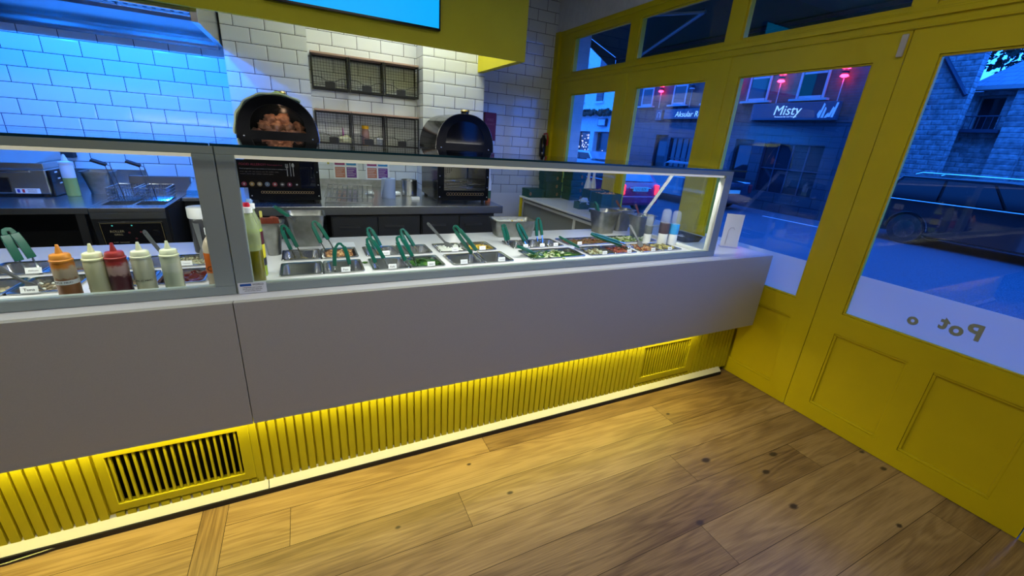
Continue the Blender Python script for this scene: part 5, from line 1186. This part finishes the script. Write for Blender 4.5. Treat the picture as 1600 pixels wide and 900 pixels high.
for p in (((-.26, 0), (-.17, .41), (-.13, .36), (-.20, 0)), ((-.17, 0), (-.11, .30), (-.07, .25), (-.10, 0)), ((-.08, 0), (-.03, .10), (.02, .14), (.03, .06), (-.01, 0)), ((.01, .02), (.10, .30), (.14, .26), (.08, .02)), ((.10, .01), (.17, .41), (.22, .40), (.16, .01)), ((-.29, .10), (-.24, .22), (-.22, .16), (-.26, .02))):
    b.loops([[(q[0], q[1], 0) for q in p], [(q[0], q[1], .004) for q in p]], M=A)
b.build('stripe_emblem', mat('emblem_blue', (.30, .48, .60), .4, em=(.2, .45, .6), es=.25), f)
f = fascia(10.95, 14.12, 2.66, 3.04, 'blue shop sign with white letters Aksular Re')
MB().text('Aksular Re', .29, MX((yl_, 12.86, 2.83), (0, -1, 0), ZP), .004, shear=.15).build('lettering', SIGNW, f)
f = fascia(14.25, 14.60, 2.62, 3.02, 'small square hanging sign with a curved mark left of the long sign')
MB().tube([(yl_, 14.33, 2.72), (yl_, 14.33, 2.84), (yl_, 14.37, 2.92), (yl_, 14.43, 2.93), (yl_, 14.49, 2.88), (yl_, 14.50, 2.72)], .012, 6).build('curved_mark', mat('dim_white', (.3, .4, .45), .5), f)
REDL = mat('red_lamp_glow', (.8, .1, .15), .4, em=(1.0, .03, .12), es=9)
for i, (y, lit) in enumerate(((7.60, 1), (9.41, 1), (11.04, 1), (12.94, 0), (14.58, 1))):
    t = thing('street_sign_lamp', ('red lit wall lamp on a thin rod, %s' % ('above the stripe emblem', 'above the word Misty', 'at the left end of the Misty sign', '', 'above the small square sign')[i]) if lit else 'unlit wall lamp on a thin rod above the Aksular sign', 'wall lamp', (FXX-.12, y, 3.1))
    MB().tube([(FXX-.1, y, 3.11), (FXX-.1, y, 3.72)], .014, 6).build('rod', SASH, t)
    MB().lathe([(.03, 0), (.09, .02), (.10, .05), (.05, .07)], (FXX-.12, y, 3.80), 16).build('cap', NAVY, t, smooth=True); MB().lathe([(.10, 0), (.03, .06)], (FXX-.12, y, 3.875), 16).build('upper_cap', NAVY, t)
    MB().lathe([(.05, 0), (.11, .03), (.08, .075)], (FXX-.12, y, 3.715), 16).build('shade', REDL if lit else SASH, t, smooth=True)
    if lit:
        MB().lathe([(.10, 0), (.10, .012)], (FXX-.12, y, 3.94), 16).build('upper_glow', REDL, t)
        point('red_lamp_light', (FXX-.17, y, 3.66), 3.2, (1, .02, .10), .03); point('red_lamp_light', (FXX-.17, y, 4.04), 3.2, (1, .02, .10), .03)
# pale building further along
t = thing('pale_building', 'pale painted building with cornice and a lit shop window further along the street', 'building', (17, 20, GZ))
MB().box(FXX, 20, 16.36, 26, 2.10, 3.05).build('shop_fascia', PALE, t); MB().box(FXX+.25, 20, 16.36, 26, 3.12, 10.5).build('upper_wall', PALE, t)
MB().box(FXX-.22, 20, 16.36, 26, 3.0505, 3.119).build('cornice', PALE, t); MB().box(FXX+.3, 20, 16.36, 26, GZ, 2.099).build('interior_block', NAVY, t)
for y in (16.5, 19.05, 20.9, 23): MB().box(FXX-.02, FXX+.299, y, y+.35, GZ, 2.099).build('pilaster', PALE, t)
for y in (17.4, 19.0, 20.7, 22.4):
    w_ = MB().box(FXX+.20, FXX+.2495, y, y+.55, 3.6, 5.6).build('upper_window', PANE_D, t); MB().box(FXX+.15, FXX+.249, y-.1, y+.65, 3.5, 3.59).build('sill', PALE, w_)
for y0, y1 in ((16.85, 19.05), (19.4, 20.9)):
    w_ = MB().box(FXX+.25, FXX+.29, y0, y1, .2, 2.05).build('shop_window', mat('lit_shop', (.02, .02, .02), .2), t)
    g = MB(); r9 = random.Random(int(y0))
    for k in range(46 if y0 > 19 else 10):
        yy = r9.uniform(y0+.1, y1-.2); z = r9.uniform(.35, 1.9); g.box(FXX+.235, FXX+.249, yy, yy+r9.uniform(.04, .16), z, z+r9.uniform(.03, .10))
    g.build('lit_shelves', mat('shelf_light', (.8, .7, .6), .5, em=(1, .82, .62), es=.9), w_)
b = MB(); r9 = random.Random(2)
for k in range(130): b.ball((FXX-.28+r9.uniform(-.1, .1), r9.uniform(17.6, 20.6), 3.0+r9.uniform(-.14, .12)), r9.uniform(.05, .1), r9.uniform(.06, .13), r9.uniform(.05, .09), 6, 4)
tag(b.build('hanging_foliage', mat('dark_leaves', (.02, .035, .02), .8)), 'dark hanging foliage along the cornice of the pale building', 'foliage', kind='stuff')
t = thing('projecting_sign', 'small square framed sign on the pale building', 'shop sign', (FXX-.1, 18.4, 2.5)); MB().box(FXX-.14, FXX-.02, 18.05, 18.70, 2.36, 2.72).build('frame', NAVY, t); MB().box(FXX-.15, FXX-.141, 18.1, 18.65, 2.40, 2.68).build('face', PALE, t)
# projecting side wall by the first window
struct(MB().box(2.66, 3.00, 4.36, 4.95, GZ, 2.93).build('outside_pilaster', PALE), 'pale pilaster outside the first window')
# awning over the shopfront
t = thing('shop_awning', 'dark green awning with folding arms outside above the windows', 'awning', (3.0, 2, 2.9))
AWN = mat('awning_cloth', (.008, .035, .030), .8)
MB().prism([(2.98, 2.965), (3.98, 2.60), (3.98, 2.585), (2.98, 2.95)], -2.2, 5.14, 'y').build('canopy', AWN, t)
MB().box(3.981, 3.989, -2.2, 5.14, 2.50, 2.61).build('valance', AWN, t)
MB().box(3.955, 3.980, -2.2, 5.14, 2.555, 2.583).build('front_bar', NAVY, t)
AL = mat('arm_alu', (.30, .33, .34), .4, .6)
for y0 in (4.2, 1.35):
    MB().tube([(2.76, y0+.45, 2.74), (3.4, y0-1.0, 2.654)], .020, 8).build('inner_arm', AL, t, smooth=True); MB().tube([(3.4, y0-1.0, 2.654), (3.90, y0+.35, 2.535)], .017, 8).build('outer_arm', AL, t, smooth=True)
MB().prism([(2.98, 2.945), (3.975, 2.58), (3.975, 2.42)], 5.141, 5.152, 'y').build('end_flap', AWN, t); MB().box(2.665, 2.979, -2.2, 4.30, 2.96, 3.10).build('cassette', NAVY, t)
# ---- rubble stone buildings at the right
STONE = brickmat('rubble_stone', 'y', 0, 0, .26, .13, .012, (.40, .42, .44), (.24, .25, .27), (.30, .31, .33), .9, .03, .6, jitter=9, dist=.02)
STONE_Y = brickmat('rubble_stone_side', 'x', 0, 0, .26, .13, .012, (.40, .42, .44), (.24, .25, .27), (.30, .31, .33), .9, .03, .6, jitter=9, dist=.02)
SLATE = brickmat('slate_roof', 'y', 0, 0, .30, .16, .008, (.11, .16, .26), (.09, .13, .22), (.03, .04, .06), .6, .02, .5)
t = thing('gable_building', 'rubble stone building with a sloping dark verge at the side of the street', 'building', (18, 6.4, GZ))
MB().prism([(5.47, GZ), (7.04, GZ), (7.04, 6.2), (5.47, 6.2)], 15.7, 16.0, 'x').build('wall', STONE, t)
MB().tube([(15.63, 6.48, 4.66), (15.63, 5.50, 3.33)], .055, 8).build('verge_pipe', NAVY, t)
t = thing('stone_house', 'rubble stone house with blue slate roof and a tall window with railing', 'building', (18, 3.2, GZ))
MB().holes('x', 16.4, 16.75, -6, 5.715, GZ, 3.50, [(4.95, 5.50, 2.55, 3.40)]).build('wall', STONE, t)
MB().box(16.751, 24, -6, 5.715, GZ, 3.49).build('house_block', STONE_Y, t)
MB().box(16.70, 16.745, 4.95, 5.50, 2.55, 3.40).build('window_pane', PANE_D, t)
b = MB(); b.box(16.62, 16.70, 4.95, 4.99, 2.55, 3.40).box(16.62, 16.70, 5.46, 5.50, 2.55, 3.40).box(16.62, 16.70, 4.99, 5.46, 3.35, 3.40); b.build('window_frame', SASH, t)
MB().box(16.02, 16.399, 4.78, 5.72, 2.46, 2.545).build('balcony_slab', NAVY, t)
b = MB(); b.tube([(16.05, 4.80, 2.86), (16.05, 5.70, 2.86)], .015, 6)
for k in range(8): y = 4.81+k*.127; b.tube([(16.05, y, 2.545), (16.05, y, 2.86)], .009, 5)
b.build('railing', NAVY, t)
MB().box(16.10, 16.42, -6, 5.72, 3.505, 3.60).build('eaves_board', SASH, t)
rf = MB(); rf.add([(16.12, -6, 3.605), (16.12, 5.71, 3.605), (20.5, 5.55, 5.25), (20.5, 0, 5.25), (20.5, -6, 5.25), (24, 5.71, 3.605), (24, -6, 3.605)], [(0, 1, 2, 4), (1, 5, 2), (2, 5, 6, 4), (4, 6, 0), (0, 6, 5, 1)])
rf.build('slate_roof', SLATE, t)
MB().box(16.2, 16.38, 4.25, 4.75, GZ, 3.5).build('buttress', STONE_Y, t)
t = thing('garden_wall', 'low stone wall behind the parked dark van', 'wall', (15.6, 2, GZ)); MB().box(15.4, 15.7, -6, 5.6, GZ+.101, 1.15).build('wall', STONE, t); MB().box(15.35, 15.75, -6, 5.6, 1.151, 1.22).build('coping', KERB, t)
r9 = random.Random(8)
b = MB()
for k in range(3600):
    u = Vector((r9.gauss(0, 1), r9.gauss(0, 1), r9.gauss(0, 1))).normalized()*r9.uniform(.35, 1)**.5
    c = Vector((27+2.2*u.x, 6.2+3.8*u.y, 6.9+2.1*u.z)); A = Matrix.Translation(c) @ Matrix.Rotation(r9.uniform(0, 6), 4, (r9.random(), r9.random(), r9.random()+.1)); s_ = r9.uniform(.06, .14)
    b.add([(-s_, -s_*.5, 0), (s_*.3, -s_*.6, .02), (s_, 0, 0), (s_*.2, s_*.6, -.02), (-s_*.8, s_*.4, 0)], [(0, 1, 2, 3, 4)], A)
t = thing('street_tree', 'leafy dark tree rising behind the slate roof', 'tree', (27, 6.2, GZ)); b.build('foliage', mat('tree_leaves', (.02, .04, .025), .8), t); MB().tube([(27, 6.2, GZ), (27.1, 6.3, 3), (27, 6.1, 6)], [.28, .2, .08], 10).build('trunk', mat('bark', (.05, .04, .03), .9), t)

# ---- our own side of the street: unseen storeys and neighbours added against sky reflections
OWNB = brickmat('own_brick', 'y', 0, 0, .22, .075, .006, (.16, .09, .07), (.12, .07, .06), (.2, .19, .18), .85, .012, .3)
t = thing('own_terrace', 'unseen brick storeys added above the shop and the neighbouring shops on the near side of the street', 'building', (-.4, 0, GZ))
MB().box(-3.4, 2.66, -16, 18, 3.125, 9.5).build('upper_storeys', OWNB, t)
MB().box(-3.4, 2.66, 4.96, 18, GZ, 3.124).build('neighbour_shop', OWNB, t); MB().box(-3.4, 2.66, -16, -2.0, GZ, 3.124).build('neighbour_shop', OWNB, t)
# ---- vehicles
def car(name, label, loc, rotz, paint, L=4.4, Wd=1.76, Hh=1.46, kind='hatch', lamps=True, plate='', tail=0, mirror=None, rails=False):
    t = thing(name, label, 'car', loc); hw = Wd/2; l = L/2; belt = Hh*.64
    if kind == 'sedan': up = [(-l*.62, belt+.01), (-l*.36, Hh*.985), (l*.08, Hh), (l*.46, belt)]; deck = [(-l*.97, belt-.02)]
    elif kind == 'estate': up = [(-l*.96, belt), (-l*.84, Hh*.98), (-l*.1, Hh), (l*.22, Hh*.97), (l*.55, belt)]; deck = []
    else: up = [(-l*.95, belt), (-l*.72, Hh*.97), (-l*.2, Hh), (l*.15, Hh*.98), (l*.50, belt)]; deck = []
    low = [(-l*.97, .24), (-l, .42), (-l*.985, belt-.12)] + deck
    nose = [(l*.9, belt-.14), (l*.985, belt-.34), (l, .45), (l*.96, .24)]
    out = low + up + nose
    def wv(z): return hw*(1 if z < belt else 1-.24*(z-belt)/(Hh-belt))*(1 if z > .3 else .97)
    n = len(out); b = MB()
    vs_ = [(-wv(z), y, z) for y, z in out]+[(-wv(z)*.86, y*1.0, z+(.015 if z > belt else 0)) for y, z in out]+[(wv(z)*.86, y, z+(.015 if z > belt else 0)) for y, z in out]+[(wv(z), y, z) for y, z in out]
    fs = [tuple(range(n)), tuple(range(4*n-1, 3*n-1, -1))]
    for k in range(3):
        for i in range(n): j = (i+1) % n; fs.append((k*n+i, (k+1)*n+i, (k+1)*n+j, k*n+j))
    b.add(vs_, fs); body = b.build('body', paint, t, smooth=True, ang=28, bevel=.03, seg=3); body.location = (0, 0, 0)
    for v in body.data.vertices: v.co += Vector(loc)
    def fix(o):
        for v in o.data.vertices: v.co += Vector(loc)
        return o
    # side glass
    for sg in (-1, 1):
        u0, u1, u2, u3 = up[0], up[1], up[-2], up[-1]
        zt_, zb_ = Hh-.09, belt+.03
        def lerp(a, b_, z): k = (z-a[1])/(b_[1]-a[1]+1e-6); return a[0]+(b_[0]-a[0])*k
        ya0, ya1 = lerp(u0, u1, zb_)+.10, lerp(u0, u1, zt_)+.10; yb0, yb1 = lerp(u3, u2, zb_)-.10, lerp(u3, u2, zt_)-.08
        for (s0, s1) in ((0, .30), (.32, .62), (.64, 1.0)):
            q = [(ya0+(yb0-ya0)*s0, zb_), (ya0+(yb0-ya0)*s1, zb_), (ya1+(yb1-ya1)*s1, zt_), (ya1+(yb1-ya1)*s0, zt_)]
            g = MB(); g.loops([[(sg*(wv(z)+.002), y, z) for y, z in q], [(sg*(wv(z)+.010), y, z) for y, z in q]]); fix(g.build('side_window', CARGLASS, t))
    # rear and front screens
    for (a, c_) in ((up[0], up[1]), (up[-1], up[-2])):
        ya, za, yc, zc_ = a[0], a[1]+.04, c_[0], c_[1]-.05; sg = -1 if ya < 0 else 1; off = sg*.032; k = .78
        ya = ya+(yc-ya)*.1
        g = MB(); g.loops([[(-wv(za)*k, ya+off, za), (wv(za)*k, ya+off, za), (wv(zc_)*k, yc+off, zc_), (-wv(zc_)*k, yc+off, zc_)], [(-wv(za)*k, ya+off+sg*.012, za), (wv(za)*k, ya+off+sg*.012, za), (wv(zc_)*k, yc+off+sg*.012, zc_), (-wv(zc_)*k, yc+off+sg*.012, zc_)]])
        fix(g.build('windscreen' if sg > 0 else 'rear_window', mat('screen_glass', (.10, .2, .3), .05), t))
    for y in (-l*.64, l*.64):
        for sg in (-1, 1):
            w_ = MB(); rw = .315*Hh/1.46; A = MX((sg*(hw-.10), y, rw), YP_, ZP)
            w_.lathe([(rw*.6, -.11), (rw*.96, -.105), (rw, -.08), (rw, .08), (rw*.96, .105), (rw*.6, .11)], M=A, n=28); wo_ = fix(w_.build('wheel', BLACKM, t, smooth=True))
            rm = MB(); rm.lathe([(rw*.62, -.112), (rw*.60, .112)], M=A, n=24)
            for k in range(7): a = k*.8976; rm.box(-.018, .018, .04, rw*.6, -.118, .118, A @ Matrix.Rotation(a, 4, 'Z'))
            r_o = rm.build('rim', mat('rim_grey', (.07, .075, .085), .35, .7), wo_)
            for v in r_o.data.vertices: v.co += Vector(loc)
            ar = MB(); ar.tube([(sg*(hw+.002), y+(rw+.05)*math.cos(R_(a)), rw+(rw+.05)*math.sin(R_(a))) for a in range(0, 181, 15)], .022, 6); fix(ar.build('wheel_arch', BLACK, t))
    for sg in (-1, 1):
        tm = mat('tail_red', (.5, .01, .02), .2, em=(1, .03, .06), es=tail) if tail else mat('tail_dull', (.25, .02, .03), .2)
        g = MB(); g.box(sg*(hw-.13), sg*(hw-.01), -l-.022, -l*.97+.05, belt-.30, belt-.04); fix(g.build('tail_lamp', tm, t, bevel=.02))
        g = MB(); g.box(sg*(hw-.36), sg*(hw-.05), l*.955, l+.005, .50, .62); fix(g.build('headlamp', CHROME, t, bevel=.02))
        g = MB(); g.ball((sg*(hw+.10), l*.42, belt+.08), .09, .06, .07, 12, 8); fix(g.build('wing_mirror', CHROME if mirror else paint, t, smooth=True))
        if mirror: g = MB(); g.ball((sg*(hw+.16), l*.44, belt+.0), .03, .03, .02, 8, 6); fix(g.build('side_indicator', mat('amber', (1, .4, .02), .4, em=(1, .45, .03), es=3), t))
        g = MB(); g.tube([(sg*(hw+.004), -l*.95, belt-.01), (sg*(hw+.004), l*.5, belt-.01)], .014, 6); fix(g.build('belt_highlight', mat('highlight_strip', (.5, .52, .55), .3, .6), t))  # pale strip added to imitate the highlight along the beltline
        if rails: g = MB(); g.tube([(sg*hw*.72, -l*.75, Hh+.0), (sg*hw*.72, -l*.7, Hh+.05), (sg*hw*.72, l*.05, Hh+.06), (sg*hw*.72, l*.12, Hh+.0)], .016, 6); fix(g.build('roof_rail', CHROME, t, smooth=True))
    g = MB(); g.box(-.26, .26, -l-.018, -l+.03, .55 if kind != 'hatch' else .62, .66 if kind != 'hatch' else .73); pl_ = fix(g.build('number_plate', mat('plate', (.55, .55, .42), .5), t))
    if plate: g = MB(); g.text(plate, .10, MX((0, -l-.019, .675 if kind == 'hatch' else .605), XP, ZP), .001); o_ = g.build('lettering', INK, pl_); [setattr(v, 'co', v.co+Vector(loc)) for v in o_.data.vertices]
    g = MB(); g.box(-.36, .36, -l-.012, -l+.03, belt-.16, belt-.12); fix(g.build('boot_trim', CHROME, t, bevel=.01))
    g = MB(); g.box(-hw*.97, hw*.97, -l-.035, -l+.08, .30, .50); fix(g.build('rear_bumper', paint, t, bevel=.03))
    t.rotation_euler = (0, 0, rotz)
    return t
MAROON = mat('maroon_paint', (.62, .015, .07), .15, coat=.6); NBLK = mat('black_paint', (.012, .013, .018), .1, coat=1.0); SILV = mat('silver_paint', (.35, .38, .42), .2, .4, coat=.5); DBLU = mat('dark_blue_paint', (.02, .03, .05), .12, coat=1.0)
car('small_car', 'maroon small car seen from behind with red tail lamps', (7.98, 10.1, GZ), 0, MAROON, L=3.2, Wd=1.30, Hh=1.30, kind='hatch', plate='LJ12 BZK', tail=3)
car('dark_van', 'long black estate car parked side on beyond the door', (13.68, 3.1, GZ), math.pi, NBLK, L=4.75, Wd=1.86, Hh=1.58, kind='estate', mirror=True, rails=True)
car('saloon_car', 'dark saloon seen from behind with bright boot edge', (12.2, 11.0, GZ), 0, DBLU, L=4.3, Wd=1.62, Hh=1.38, kind='sedan', plate='')
car('pale_car', 'pale silver car parked beyond the dark saloon', (12.3, 16.4, GZ), math.pi, SILV, L=4.2, Wd=1.66, Hh=1.42, kind='hatch')
